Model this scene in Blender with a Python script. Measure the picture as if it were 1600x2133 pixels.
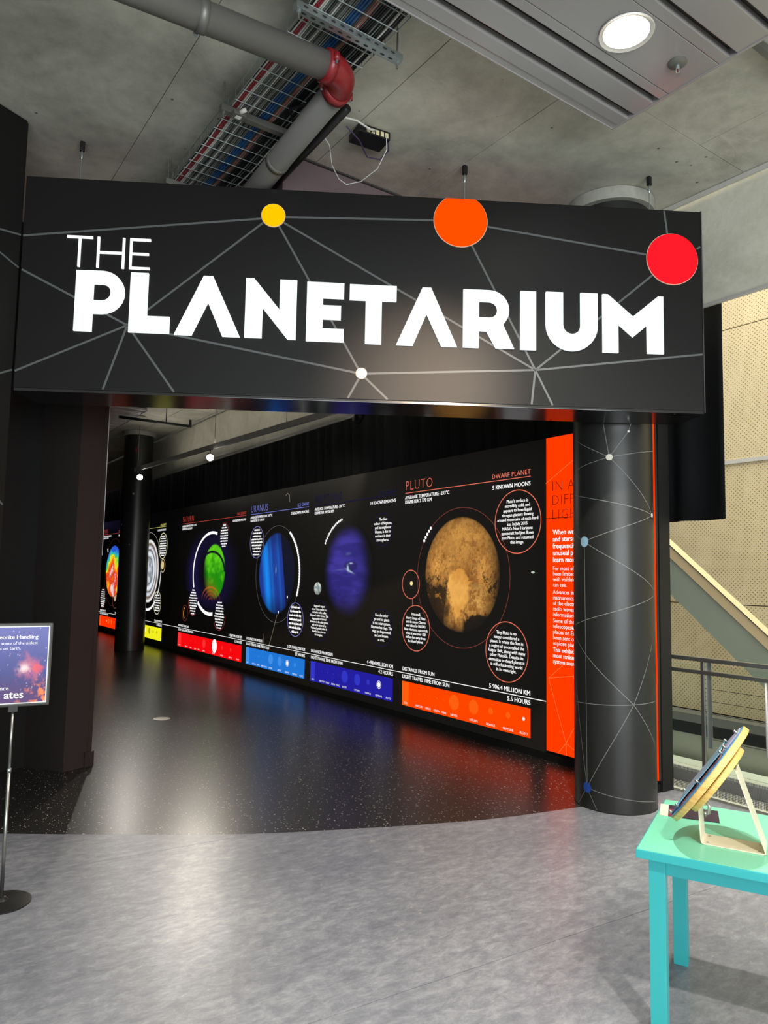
import bpy, bmesh, math, random
import numpy as np
from mathutils import Matrix, Vector
random.seed(7)
for o in list(bpy.data.objects): bpy.data.objects.remove(o, do_unlink=True)
SC = bpy.context.scene
COL = SC.collection

# ------------------------------------------------------------------ camera
cam_d = bpy.data.cameras.new('camera'); cam = bpy.data.objects.new('camera', cam_d); COL.objects.link(cam)
Rw = ((0.8196, -0.0652, -0.5692), (-0.5726, -0.0612, -0.8175), (0.0185, 0.9960, -0.0876))
cam.matrix_world = Matrix.Translation((0, 0, 1.5)) @ Matrix(Rw).to_4x4()
cam_d.sensor_fit = 'HORIZONTAL'; cam_d.sensor_width = 36.0
cam_d.lens = 1511.5 / 1600 * 36.0
cam_d.clip_start = 0.05
SC.camera = cam

# ------------------------------------------------------------------ world and light
w = bpy.data.worlds.new('world'); SC.world = w; w.use_nodes = True
w.node_tree.nodes['Background'].inputs[0].default_value = (0.90, 0.97, 1.0, 1)
w.node_tree.nodes['Background'].inputs[1].default_value = 0.62
vs = SC.view_settings
vs.view_transform = 'Standard'; vs.look = 'None'; vs.gamma = 1.0; vs.use_curve_mapping = False
vs.exposure = 0.0

def aim(o, tgt):
    d = Vector(tgt) - o.location
    o.rotation_euler = d.to_track_quat('-Z', 'Y').to_euler()
def spot(name, loc, tgt, power, col, size=60, blend=0.6, r=0.06):
    l = bpy.data.lights.new(name, 'SPOT'); l.energy = power; l.color = col
    l.spot_size = math.radians(size); l.spot_blend = blend; l.shadow_soft_size = r
    o = bpy.data.objects.new(name, l); COL.objects.link(o); o.location = loc; aim(o, tgt); return o
def area(name, loc, tgt, power, col, sx, sy):
    l = bpy.data.lights.new(name, 'AREA'); l.energy = power; l.color = col
    l.shape = 'RECTANGLE'; l.size = sx; l.size_y = sy
    o = bpy.data.objects.new(name, l); COL.objects.link(o); o.location = loc; aim(o, tgt); return o
# added unseen area light above the atrium void, brightens the plywood wall
area('atrium_fill_light', (6.4, 2.2, 7.6), (6.9, 3.2, 0), 950, (1.0, 0.95, 0.82), 2.6, 7.0)
# downlights of the metal ceiling raft (the one in view is built further down)
DOWN = [(2.676, 1.96), (0.92, -1.02), (2.676, -1.02), (-0.80, 1.96)]
DP = [480, 800, 160, 120]
for (x, y), p in zip(DOWN, DP):
    spot('downlight_beam', (x, y, 3.985), (x, y, 0), p, (1.0, 0.93, 0.80), 118, 0.8, 0.05)
# spot without a fixture, added for the warm glow low on the sign
spot('sign_glow_fill', (0.95, -1.05, 3.95), (2.62, 3.36, 2.62), 1700, (1.0, 0.76, 0.56), 17, 1.0, 0.10)
# large soft fill added behind the viewer to lift the ceiling
area('rear_fill_light', (-1.0, -4.6, 1.9), (1.0, 2.0, 4.6), 620, (0.93, 0.97, 1.0), 7.0, 2.6)

# ------------------------------------------------------------------ helpers
def lin(c):
    c = c.lstrip('#'); v = [int(c[i:i+2], 16)/255 for i in (0, 2, 4)]
    return tuple(x/12.92 if x <= 0.04045 else ((x+0.055)/1.055)**2.4 for x in v)
def nodes(name):
    m = bpy.data.materials.new(name); m.use_nodes = True
    nt = m.node_tree; return m, nt, nt.nodes['Principled BSDF']
def N(nt, t, **kw):
    n = nt.nodes.new(t)
    for k, v in kw.items():
        if k.startswith('i_'): n.inputs[k[2:].replace('_', ' ')].default_value = v
        else: setattr(n, k, v)
    return n
def pm(name, col, rough=0.5, metal=0.0, spec=0.5, emit=None, es=0.0, noise=0.0, nscale=30, bump=0.0):
    m, nt, b = nodes(name)
    c = lin(col) if isinstance(col, str) else col
    b.inputs['Base Color'].default_value = (*c, 1); b.inputs['Roughness'].default_value = rough
    b.inputs['Metallic'].default_value = metal; b.inputs['Specular IOR Level'].default_value = spec
    if emit is not None:
        e = lin(emit) if isinstance(emit, str) else emit
        b.inputs['Emission Color'].default_value = (*e, 1); b.inputs['Emission Strength'].default_value = es
    if noise or bump:
        tc = N(nt, 'ShaderNodeTexCoord'); nz = N(nt, 'ShaderNodeTexNoise', i_Scale=nscale, i_Detail=6.0)
        nt.links.new(tc.outputs['Object'], nz.inputs['Vector'])
        if noise:
            mr = N(nt, 'ShaderNodeMapRange'); mr.inputs['To Min'].default_value = 1-noise; mr.inputs['To Max'].default_value = 1+noise
            nt.links.new(nz.outputs['Fac'], mr.inputs['Value'])
            mx = N(nt, 'ShaderNodeVectorMath', operation='SCALE'); mx.inputs[0].default_value = c
            nt.links.new(mr.outputs[0], mx.inputs['Scale']); nt.links.new(mx.outputs[0], b.inputs['Base Color'])
        if bump:
            bp = N(nt, 'ShaderNodeBump', i_Strength=bump, i_Distance=0.01)
            nt.links.new(nz.outputs['Fac'], bp.inputs['Height']); nt.links.new(bp.outputs[0], b.inputs['Normal'])
    return m
def em(name, col, s=1.0):
    return pm(name, (0.0, 0.0, 0.0), 0.5, 0, 0.0, emit=col, es=s)

def link(name, me, mat, parent=None):
    o = bpy.data.objects.new(name, me); COL.objects.link(o)
    if mat is not None and not me.materials: me.materials.append(mat)
    if parent is not None: o.parent = parent
    return o
def mesh(name, v, f, mat, parent=None, smooth=False):
    me = bpy.data.meshes.new(name); me.from_pydata([tuple(p) for p in v], [], f); me.update()
    if smooth: me.polygons.foreach_set('use_smooth', [True]*len(me.polygons))
    return link(name, me, mat, parent)
def tag(o, label, cat=None, group=None, kind=None):
    o['label'] = label
    if cat: o['category'] = cat
    if group: o['group'] = group
    if kind: o['kind'] = kind
    return o
def struct(o, label=None):
    o['kind'] = 'structure'
    if label: o['label'] = label
    return o
def empty(name, loc=(0, 0, 0), rz=0.0):
    o = bpy.data.objects.new(name, None); COL.objects.link(o); o.location = loc; o.rotation_euler = (0, 0, rz)
    o.empty_display_size = 0.1; return o
BOXF = [(0,1,3,2),(4,6,7,5),(0,4,5,1),(2,3,7,6),(0,2,6,4),(1,5,7,3)]
def boxv(x0, x1, y0, y1, z0, z1):
    return [(x, y, z) for x in (x0, x1) for y in (y0, y1) for z in (z0, z1)]
def box(name, x0, x1, y0, y1, z0, z1, mat, parent=None, bevel=0.0):
    bm = bmesh.new(); vs_ = [bm.verts.new(p) for p in boxv(x0, x1, y0, y1, z0, z1)]
    for f in BOXF: bm.faces.new([vs_[i] for i in f])
    bmesh.ops.recalc_face_normals(bm, faces=bm.faces)
    if bevel: bmesh.ops.bevel(bm, geom=bm.edges[:], offset=bevel, segments=2, affect='EDGES', profile=0.7)
    me = bpy.data.meshes.new(name); bm.to_mesh(me); bm.free()
    return link(name, me, mat, parent)
def prism(name, pts, z0, z1, mat, parent=None, bevel=0.0):          # plan polygon, extruded upward
    n = len(pts); v = [(x, y, z0) for x, y in pts]+[(x, y, z1) for x, y in pts]
    f = [tuple(range(n))[::-1], tuple(range(n, 2*n))]+[(i, (i+1) % n, n+(i+1) % n, n+i) for i in range(n)]
    bm = bmesh.new(); V = [bm.verts.new(p) for p in v]
    for q in f: bm.faces.new([V[i] for i in q])
    bmesh.ops.recalc_face_normals(bm, faces=bm.faces)
    if bevel: bmesh.ops.bevel(bm, geom=bm.edges[:], offset=bevel, segments=2, affect='EDGES')
    me = bpy.data.meshes.new(name); bm.to_mesh(me); bm.free()
    return link(name, me, mat, parent)
def tube_data(path, r, sides=8, closed=False):
    P = [Vector(p) for p in path]; v = []; f = []; n = len(P)
    up = None
    for i, p in enumerate(P):
        t = (P[min(i+1, n-1)]-P[max(i-1, 0)]).normalized()
        if up is None: up = Vector((0, 0, 1)) if abs(t.z) < 0.9 else Vector((1, 0, 0))
        a = t.cross(up).normalized(); b = a.cross(t).normalized(); up = b
        rr = r[i] if isinstance(r, (list, tuple)) else r
        for k in range(sides):
            th = 2*math.pi*k/sides; v.append(p+rr*(math.cos(th)*a+math.sin(th)*b))
    for i in range(n-1):
        for k in range(sides):
            k2 = (k+1) % sides; f.append((i*sides+k, i*sides+k2, (i+1)*sides+k2, (i+1)*sides+k))
    f.append(tuple(range(sides))[::-1]); f.append(tuple((n-1)*sides+k for k in range(sides)))
    return v, f
def tube(name, path, r, mat, parent=None, sides=8):
    v, f = tube_data(path, r, sides); return mesh(name, v, f, mat, parent, smooth=sides > 6)
def lathe(name, prof, mat, parent=None, loc=(0, 0, 0), seg=32, smooth=True):   # prof: (r, z) list
    v = []; f = []; n = len(prof)
    for r, z in prof:
        for k in range(seg):
            t = 2*math.pi*k/seg; v.append((loc[0]+r*math.cos(t), loc[1]+r*math.sin(t), loc[2]+z))
    for i in range(n-1):
        for k in range(seg):
            k2 = (k+1) % seg; f.append((i*seg+k, i*seg+k2, (i+1)*seg+k2, (i+1)*seg+k))
    f.append(tuple(range(seg))[::-1]); f.append(tuple((n-1)*seg+k for k in range(seg)))
    me = bpy.data.meshes.new(name); me.from_pydata(v, [], f); me.update()
    bm = bmesh.new(); bm.from_mesh(me); bmesh.ops.recalc_face_normals(bm, faces=bm.faces)
    for e in bm.edges:
        if len(e.link_faces) == 2 and e.calc_face_angle(0) > 0.6: e.smooth = False
    for q in bm.faces: q.smooth = smooth
    bm.to_mesh(me); bm.free()
    return link(name, me, mat, parent)
XZ = Matrix(((1, 0, 0, 0), (0, 0, -1, 0), (0, 1, 0, 0), (0, 0, 0, 1)))   # curve plane (x,y) -> board plane (x,z), facing -y
def outline(name, loops, mat, parent=None, off=0.002, depth=0.0, M=None):
    """filled 2-D outline with holes, standing on a board in its xz plane, off metres proud of it"""
    cu = bpy.data.curves.new(name, 'CURVE'); cu.dimensions = '2D'; cu.fill_mode = 'BOTH' if depth else 'FRONT'; cu.extrude = depth/2
    for L in loops:
        s = cu.splines.new('POLY'); s.points.add(len(L)-1); s.use_cyclic_u = True
        for p, q in zip(s.points, L): p.co = (q[0], q[1], 0, 1)
    ob = bpy.data.objects.new(name, cu); me = bpy.data.meshes.new_from_object(ob)
    me.transform(M if M is not None else Matrix.Translation((0, -off-depth/2, 0)) @ XZ)
    if M is None and not depth and len(me.polygons) and me.polygons[0].normal.y > 0: me.flip_normals()
    bpy.data.objects.remove(ob); bpy.data.curves.remove(cu); me.name = name; me.materials.clear()
    return link(name, me, mat, parent)
def circ(cx, cz, r, n=40, rz=None):
    rz = r if rz is None else rz
    return [(cx+r*math.cos(2*math.pi*k/n), cz+rz*math.sin(2*math.pi*k/n)) for k in range(n)]
def ring(name, cx, cz, r, w_, mat, parent, off=0.003, n=56):
    v = []; f = []
    for k in range(n):
        a = 2*math.pi*k/n
        for q in (r-w_/2, r+w_/2): v.append((cx+q*math.cos(a), -off, cz+q*math.sin(a)))
    for k in range(n):
        j = (k+1) % n; f.append((2*k, 2*k+1, 2*j+1, 2*j))
    return mesh(name, v, f, mat, parent)
def arc_strip(name, pts, w_, mat, parent, off=0.003):
    v = []; f = []; n = len(pts)
    for i, p in enumerate(pts):
        a = pts[max(i-1, 0)]; b = pts[min(i+1, n-1)]; dx, dz = b[0]-a[0], b[1]-a[1]; L = math.hypot(dx, dz) or 1
        nx, nz = -dz/L, dx/L
        v += [(p[0]+nx*w_/2, -off, p[1]+nz*w_/2), (p[0]-nx*w_/2, -off, p[1]-nz*w_/2)]
    for i in range(n-1): f.append((2*i, 2*i+1, 2*i+3, 2*i+2))
    return mesh(name, v, f, mat, parent)
def rect(name, x0, x1, z0, z1, mat, parent, off=0.002):
    return mesh(name, [(x0, -off, z0), (x1, -off, z0), (x1, -off, z1), (x0, -off, z1)], [(0, 1, 2, 3)], mat, parent)
def text(name, s, x, z, size, mat, parent=None, align='LEFT', off=0.003, thin=0.0, sx=1.0, spacing=1.0, lead=1.0, res=2):
    cu = bpy.data.curves.new(name, 'FONT'); cu.body = s; cu.size = size; cu.align_x = align; cu.resolution_u = res
    cu.offset = min(thin, 0.0); cu.space_character = spacing; cu.space_line = lead; cu.fill_mode = 'FRONT'
    ob = bpy.data.objects.new(name, cu); COL.objects.link(ob)
    me = bpy.data.meshes.new_from_object(ob)
    me.transform(Matrix.Translation((x, -off, z)) @ XZ @ Matrix.Diagonal((sx, 1, 1, 1)))
    bpy.data.objects.remove(ob); bpy.data.curves.remove(cu); me.materials.clear()
    if thin > 0:                                                       # heavier weight: three overlaid impressions
        bm = bmesh.new()
        for k in (-1, 0, 1):
            m2 = me.copy(); m2.transform(Matrix.Translation((k*thin, -k*0.0001, 0))); bm.from_mesh(m2); bpy.data.meshes.remove(m2)
        bm.to_mesh(me); bm.free()
    o = link(name, me, mat, parent)
    if size < 0.065 and len(s) > 8: o['kind'] = 'stuff'                 # print too small to pick letters apart
    return o
def greek(name, cx, cz, r, lines, lh, mat, parent, off=0.003, align='C', seed=1, width=None):
    """rows of print too small to read: word-sized marks with ascenders"""
    rnd = random.Random(seed); v = []; f = []
    def q(x0, x1, z0, z1):
        b = len(v); v.extend([(x0, -off, z0), (x1, -off, z0), (x1, -off, z1), (x0, -off, z1)]); f.append((b, b+1, b+2, b+3))
    for i in range(lines):
        zc = cz+(lines-1)/2*lh-i*lh
        if width is None: hw = math.sqrt(max(r*r-(zc-cz)**2, 0.0004))*rnd.uniform(0.72, 0.92)
        else: hw = width/2*rnd.uniform(0.8, 1.0)
        x = cx-hw if align == 'C' else cx; end = cx+hw if align == 'C' else cx+2*hw
        while x < end-0.008:
            wd = min(rnd.uniform(1.2, 4.2)*lh*0.5, end-x)
            q(x, x+wd, zc-lh*0.24, zc+lh*0.16)
            k = x
            while k < x+wd-lh*0.1:
                if rnd.random() < 0.4: q(k, k+lh*0.1, zc+lh*0.16, zc+lh*0.36)
                elif rnd.random() < 0.2: q(k, k+lh*0.1, zc-lh*0.40, zc-lh*0.24)
                k += lh*0.22
            x += wd+lh*0.2
    o = mesh(name, v, f, mat, parent); o['kind'] = 'stuff'; return o
# --- value noise for the printed planet pictures
def vnoise(u, v, freq, seed):
    rng = np.random.RandomState(seed); G = rng.rand(256, 256)
    x = u*freq+97.3; y = v*freq+41.7
    xi = np.floor(x).astype(int); yi = np.floor(y).astype(int); fx = x-xi; fy = y-yi
    fx = fx*fx*(3-2*fx); fy = fy*fy*(3-2*fy)
    g = lambda a, b: G[a % 256, b % 256]
    return (g(xi, yi)*(1-fx)+g(xi+1, yi)*fx)*(1-fy)+(g(xi, yi+1)*(1-fx)+g(xi+1, yi+1)*fx)*fy
def fbm(u, v, freq, seed, oct=5, gain=0.55):
    s = 0; a = 1; t = 0
    for k in range(oct): s = s+a*vnoise(u, v, freq*2**k, seed+k); t += a; a *= gain
    return s/t
def ss(a, b, x):
    t = np.clip((x-a)/(b-a), 0, 1); return t*t*(3-2*t)
def mixc(c0, c1, t):
    return np.asarray(c0)*(1-t[..., None])+np.asarray(c1)*t[..., None]
def picture(name, cx, cz, rx, rz, n, fn, mat, parent, off=0.0035, disc=True):
    g = np.linspace(-1, 1, n+1); U, V = np.meshgrid(g, g)
    if disc:                                                       # square grid bent onto the disc
        x = U*np.sqrt(1-V*V/2); y = V*np.sqrt(1-U*U/2)
    else: x, y = U, V
    colr = np.clip(fn(x, y), 0, 4)
    verts = [(cx+rx*a, -off, cz+rz*b) for a, b in zip(x.ravel(), y.ravel())]
    m = n+1; faces = [(j*m+i, j*m+i+1, (j+1)*m+i+1, (j+1)*m+i) for j in range(n) for i in range(n)]
    me = bpy.data.meshes.new(name); me.from_pydata(verts, [], faces); me.update()
    at = me.color_attributes.new('print', 'FLOAT_COLOR', 'POINT')
    buf = np.ones((m*m, 4)); buf[:, :3] = colr.reshape(-1, 3); at.data.foreach_set('color', buf.ravel())
    return link(name, me, mat, parent)
def print_mat(name, strength, base=(0.012, 0.012, 0.012)):
    m, nt, b = nodes(name); b.inputs['Base Color'].default_value = (*base, 1); b.inputs['Roughness'].default_value = 0.45
    a = N(nt, 'ShaderNodeAttribute', attribute_name='print'); nt.links.new(a.outputs['Color'], b.inputs['Emission Color'])
    b.inputs['Emission Strength'].default_value = strength; return m

# ------------------------------------------------------------------ materials
def concrete(name, c0, c1, scale=1.0, streak=0.0):
    m, nt, b = nodes(name); tc = N(nt, 'ShaderNodeTexCoord')
    n1 = N(nt, 'ShaderNodeTexNoise', i_Scale=1.3*scale, i_Detail=8.0, i_Roughness=0.62, i_Distortion=0.6)
    n2 = N(nt, 'ShaderNodeTexNoise', i_Scale=11*scale, i_Detail=8.0, i_Roughness=0.7)
    for n_ in (n1, n2): nt.links.new(tc.outputs['Object'], n_.inputs['Vector'])
    ad = N(nt, 'ShaderNodeMath', operation='MULTIPLY_ADD'); ad.inputs[1].default_value = 0.45
    nt.links.new(n2.outputs['Fac'], ad.inputs[0]); nt.links.new(n1.outputs['Fac'], ad.inputs[2])
    r = N(nt, 'ShaderNodeValToRGB'); r.color_ramp.elements[0].position = 0.42; r.color_ramp.elements[1].position = 0.98
    r.color_ramp.elements[0].color = (*c0, 1); r.color_ramp.elements[1].color = (*c1, 1)
    nt.links.new(ad.outputs[0], r.inputs[0])
    out = r.outputs[0]
    if streak:                                                      # pale lime runs and dark pin holes
        mp = N(nt, 'ShaderNodeMapping'); mp.inputs['Scale'].default_value = (0.7, 5.5, 1); mp.inputs['Rotation'].default_value = (0, 0, 0.45)
        nt.links.new(tc.outputs['Object'], mp.inputs['Vector'])
        n3 = N(nt, 'ShaderNodeTexNoise', i_Scale=1.6, i_Detail=4.0, i_Distortion=1.2); nt.links.new(mp.outputs[0], n3.inputs['Vector'])
        r3 = N(nt, 'ShaderNodeValToRGB'); e = r3.color_ramp.elements
        e[0].position = 0.485; e[0].color = (0, 0, 0, 1); e[1].position = 0.5; e[1].color = (1, 1, 1, 1)
        k = r3.color_ramp.elements.new(0.515); k.color = (0, 0, 0, 1)
        nt.links.new(n3.outputs['Fac'], r3.inputs[0])
        n4 = N(nt, 'ShaderNodeTexNoise', i_Scale=0.8, i_Detail=2.0); nt.links.new(tc.outputs['Object'], n4.inputs['Vector'])
        r4 = N(nt, 'ShaderNodeValToRGB'); r4.color_ramp.elements[0].position = 0.62; r4.color_ramp.elements[1].position = 0.72
        nt.links.new(n4.outputs['Fac'], r4.inputs[0])
        mu = N(nt, 'ShaderNodeMath', operation='MULTIPLY'); nt.links.new(r3.outputs[0], mu.inputs[0]); nt.links.new(r4.outputs[0], mu.inputs[1])
        mu2 = N(nt, 'ShaderNodeMath', operation='MULTIPLY'); mu2.inputs[1].default_value = streak; nt.links.new(mu.outputs[0], mu2.inputs[0])
        mx = N(nt, 'ShaderNodeMix', data_type='RGBA'); mx.inputs['B'].default_value = (0.55, 0.54, 0.48, 1)
        nt.links.new(mu2.outputs[0], mx.inputs['Factor']); nt.links.new(out, mx.inputs['A'])
        vo = N(nt, 'ShaderNodeTexVoronoi', i_Scale=5.0); nt.links.new(tc.outputs['Object'], vo.inputs['Vector'])
        rv = N(nt, 'ShaderNodeValToRGB'); rv.color_ramp.elements[0].position = 0.03; rv.color_ramp.elements[0].color = (0.25, 0.24, 0.22, 1)
        rv.color_ramp.elements[1].position = 0.06; nt.links.new(vo.outputs['Distance'], rv.inputs[0])
        mm = N(nt, 'ShaderNodeMix', data_type='RGBA', blend_type='MULTIPLY'); mm.inputs['Factor'].default_value = 1
        nt.links.new(mx.outputs['Result'], mm.inputs['A']); nt.links.new(rv.outputs[0], mm.inputs['B']); out = mm.outputs['Result']
    nt.links.new(out, b.inputs['Base Color']); b.inputs['Roughness'].default_value = 0.72
    bp = N(nt, 'ShaderNodeBump', i_Strength=0.25, i_Distance=0.01); nt.links.new(n2.outputs['Fac'], bp.inputs['Height']); nt.links.new(bp.outputs[0], b.inputs['Normal'])
    return m
M_conc = concrete('concrete', (0.24, 0.235, 0.185), (0.62, 0.61, 0.51), 1.0, 0.55)
M_conc2 = concrete('concrete_plain', (0.24, 0.24, 0.20), (0.42, 0.42, 0.36), 2.0)
def lino():
    m, nt, b = nodes('grey_marbled_linoleum'); tc = N(nt, 'ShaderNodeTexCoord')
    mp = N(nt, 'ShaderNodeMapping'); mp.inputs['Scale'].default_value = (0.8, 1.5, 1); mp.inputs['Rotation'].default_value = (0, 0, 0.06)
    nt.links.new(tc.outputs['Object'], mp.inputs['Vector'])
    n1 = N(nt, 'ShaderNodeTexNoise', i_Scale=14.0, i_Detail=10.0, i_Roughness=0.82, i_Distortion=0.35)
    n2 = N(nt, 'ShaderNodeTexNoise', i_Scale=1.2, i_Detail=4.0)
    n3 = N(nt, 'ShaderNodeTexNoise', i_Scale=17.0, i_Detail=8.0, i_Roughness=0.75, i_Distortion=0.5)
    for n_ in (n1, n2, n3): nt.links.new(mp.outputs[0], n_.inputs['Vector'])
    ad = N(nt, 'ShaderNodeMath', operation='MULTIPLY_ADD'); ad.inputs[1].default_value = 0.35
    nt.links.new(n2.outputs['Fac'], ad.inputs[0]); nt.links.new(n1.outputs['Fac'], ad.inputs[2])
    r = N(nt, 'ShaderNodeValToRGB'); el = r.color_ramp.elements
    el[0].position = 0.42; el[0].color = (0.098, 0.104, 0.130, 1); el[1].position = 0.90; el[1].color = (0.35, 0.36, 0.39, 1)
    k = el.new(0.66); k.color = (0.192, 0.200, 0.230, 1)
    nt.links.new(ad.outputs[0], r.inputs[0])
    r3 = N(nt, 'ShaderNodeValToRGB'); r3.color_ramp.elements[0].position = 0.60; r3.color_ramp.elements[1].position = 0.70
    nt.links.new(n3.outputs['Fac'], r3.inputs[0])
    mx = N(nt, 'ShaderNodeMix', data_type='RGBA'); mx.inputs['B'].default_value = (0.42, 0.40, 0.36, 1)
    ms = N(nt, 'ShaderNodeMath', operation='MULTIPLY'); ms.inputs[1].default_value = 0.6; nt.links.new(r3.outputs[0], ms.inputs[0])
    nt.links.new(ms.outputs[0], mx.inputs['Factor']); nt.links.new(r.outputs[0], mx.inputs['A'])
    nt.links.new(mx.outputs['Result'], b.inputs['Base Color']); b.inputs['Roughness'].default_value = 0.34
    b.inputs['Specular IOR Level'].default_value = 0.45
    bp = N(nt, 'ShaderNodeBump', i_Strength=0.05, i_Distance=0.004); nt.links.new(n3.outputs['Fac'], bp.inputs['Height']); nt.links.new(bp.outputs[0], b.inputs['Normal'])
    return m
M_lino = lino()
def darkfloor():
    m, nt, b = nodes('black_speckled_vinyl'); tc = N(nt, 'ShaderNodeTexCoord')
    out = None
    for sc, thr, rot in ((32, 0.075, 0.3), (47, 0.08, 1.2), (61, 0.085, 2.1)):
        mp = N(nt, 'ShaderNodeMapping'); mp.inputs['Scale'].default_value = (1.0, 0.45, 1); mp.inputs['Rotation'].default_value = (0, 0, rot)
        nt.links.new(tc.outputs['Object'], mp.inputs['Vector'])
        v = N(nt, 'ShaderNodeTexVoronoi', i_Scale=float(sc)); nt.links.new(mp.outputs[0], v.inputs['Vector'])
        c = N(nt, 'ShaderNodeMath', operation='LESS_THAN'); c.inputs[1].default_value = thr*1.6; nt.links.new(v.outputs['Distance'], c.inputs[0])
        s = N(nt, 'ShaderNodeSeparateColor'); nt.links.new(v.outputs['Color'], s.inputs[0])
        g = N(nt, 'ShaderNodeMath', operation='GREATER_THAN'); g.inputs[1].default_value = 0.35; nt.links.new(s.outputs[0], g.inputs[0])
        mu = N(nt, 'ShaderNodeMath', operation='MULTIPLY'); nt.links.new(c.outputs[0], mu.inputs[0]); nt.links.new(g.outputs[0], mu.inputs[1])
        if out is None: out = mu.outputs[0]
        else:
            a = N(nt, 'ShaderNodeMath', operation='MAXIMUM'); nt.links.new(out, a.inputs[0]); nt.links.new(mu.outputs[0], a.inputs[1]); out = a.outputs[0]
    mx = N(nt, 'ShaderNodeMix', data_type='RGBA'); mx.inputs['A'].default_value = (0.022, 0.021, 0.020, 1); mx.inputs['B'].default_value = (0.50, 0.47, 0.43, 1)
    nt.links.new(out, mx.inputs['Factor']); nt.links.new(mx.outputs['Result'], b.inputs['Base Color'])
    b.inputs['Roughness'].default_value = 0.30; b.inputs['Specular IOR Level'].default_value = 0.55
    return m
M_dark = darkfloor()
M_black = pm('black_satin_board', '#151514', 0.42, 0, 0.20)
M_blackm = pm('black_matt', '#191918', 0.6, 0, 0.3)
M_soffit = pm('black_gloss_soffit', '#161616', 0.16, 0, 0.6)
M_colm = pm('black_vinyl_wrap', '#232422', 0.36, 0, 0.5)
M_jamb = pm('dark_brown_black_paint', '#2a2523', 0.5, 0, 0.4)
M_lineg = pm('printed_grey_line', '#525555', 0.5)
M_linec = pm('printed_thin_grey_line', '#747674', 0.5)
M_white = em('lit_white', (0.90, 1.0, 0.97), 1.25)
M_thin = em('lit_white_thin', (0.95, 1.0, 1.0), 1.25)
M_yel = em('lit_yellow', '#ffc800', 1.05)
M_or = em('lit_orange', '#ff4d00', 1.1)
M_red = em('lit_red', '#ff1c2a', 1.05)
M_pipe = pm('grey_painted_steel', '#605f5b', 0.45, 0, 0.5, noise=0.05, nscale=8)
M_redp = pm('red_enamel', '#7c1a1e', 0.35, 0, 0.5, noise=0.15, nscale=25)
M_galv = pm('galvanised_steel', '#a8b2b0', 0.38, 0.85, 0.5, noise=0.12, nscale=25)
M_galvd = pm('dull_galvanised_steel', '#767670', 0.5, 0.6, 0.5, noise=0.12, nscale=20)
M_steel = pm('stainless_steel', '#9a9c98', 0.3, 0.9)
M_raft = pm('grey_metal_ceiling_plank', '#a5a2a0', 0.30, 0.35, 0.5)
M_slot = pm('dark_slot', '#3a3736', 0.6)
M_trimw = pm('pale_metal_trim', '#c9c7c2', 0.35, 0.3)
M_teal = pm('turquoise_paint', '#2f9fa2', 0.38, 0, 0.5, noise=0.03, nscale=6)
M_tealt = pm('mint_laminate', '#74ccae', 0.22, 0, 0.5)
M_beige = pm('cream_powder_coat', '#cfc7b2', 0.4)
M_mauve = pm('pink_glow_plaster', '#6a5a5c', 0.7, noise=0.05, nscale=3)
M_curt = pm('black_drape', '#0c0d0f', 0.85, 0, 0.2)
M_dkm = pm('black_metal', '#1a1a1a', 0.45, 0.2)
M_hole = pm('dark_hole', '#20221f', 0.8)

# ------------------------------------------------------------------ structure: floor
Zc = 4.20
def clip(poly, a, b, c):                                            # keep a*x+b*y<=c
    out = []
    for i in range(len(poly)):
        p, q = poly[i], poly[(i+1) % len(poly)]; dp = a*p[0]+b*p[1]-c; dq = a*q[0]+b*q[1]-c
        if dp <= 0: out.append(p)
        if dp*dq < 0: t = dp/(dp-dq); out.append((p[0]+t*(q[0]-p[0]), p[1]+t*(q[1]-p[1])))
    return out
ARC = [(-5.0, 8.6), (-2.2, 6.6), (-0.6, 5.62), (0.10, 5.13), (0.678, 4.734), (0.98, 4.535), (1.289, 4.336), (1.55, 4.17), (1.824, 4.012), (2.07, 3.89), (2.331, 3.782), (2.75, 3.61), (3.178, 3.458), (3.43, 3.395), (3.70, 3.345), (4.0, 3.29), (4.40, 3.235), (4.83, 3.21)]
floor = struct(box('floor', -5.0, 4.83, -5.0, 22.0, -0.30, -0.012, M_slot))
prism('dark_vinyl_sheet', ARC+[(4.83, 22.0), (-5.0, 22.0)], -0.012, 0.0, M_dark, floor)
grey = ARC[::-1]+[(-5.0, -5.0), (4.83, -5.0)]
sl = 0.0585
seams = [6.1, 4.085, 2.313, 0.35, -1.6]
for i in range(len(seams)+1):
    p = grey
    if i > 0: p = clip(p, sl, 1, seams[i-1]-0.0012)
    if i < len(seams): p = clip(p, -sl, -1, -(seams[i]+0.0012))
    if len(p) > 2: prism('linoleum_sheet', p, -0.012, 0.0, M_lino, floor)

# ------------------------------------------------------------------ structure: ceiling of cast panels
ceil = struct(box('ceiling', -6.0, 4.57, -5.0, 22.0, Zc+0.05, Zc+0.30, M_slot))
XS = [-6, -4.9, -3.9, -2.9, -1.9, -0.88, 0.13, 1.168, 2.203, 2.99, 4.03, 4.57]
YS = [-5, -2.4, 0.0, 2.425, 5.3, 8.1, 11.0, 14.0, 17.2, 22.0]
for i in range(len(XS)-1):
    for j in range(len(YS)-1):
        box('concrete_panel', XS[i]+0.002, XS[i+1]-0.002, YS[j]+0.002, YS[j+1]-0.002, Zc+random.uniform(0, 0.004), Zc+0.055, M_conc, ceil)
# bulkhead behind the sign, its colour mixed with the red sign's pinkish glow
struct(box('wall_bulkhead', 1.97, 4.53, 4.03, 4.28, 3.87, Zc-0.001, M_mauve), 'dull plaster bulkhead under the concrete ceiling, coloured with a pinkish glow')
# cover strip along the ceiling joint
box('joint_strip', 1.98, 3.0, 4.015, 4.032, Zc-0.012, Zc-0.001, M_slot, bpy.data.objects['wall_bulkhead'])

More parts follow.
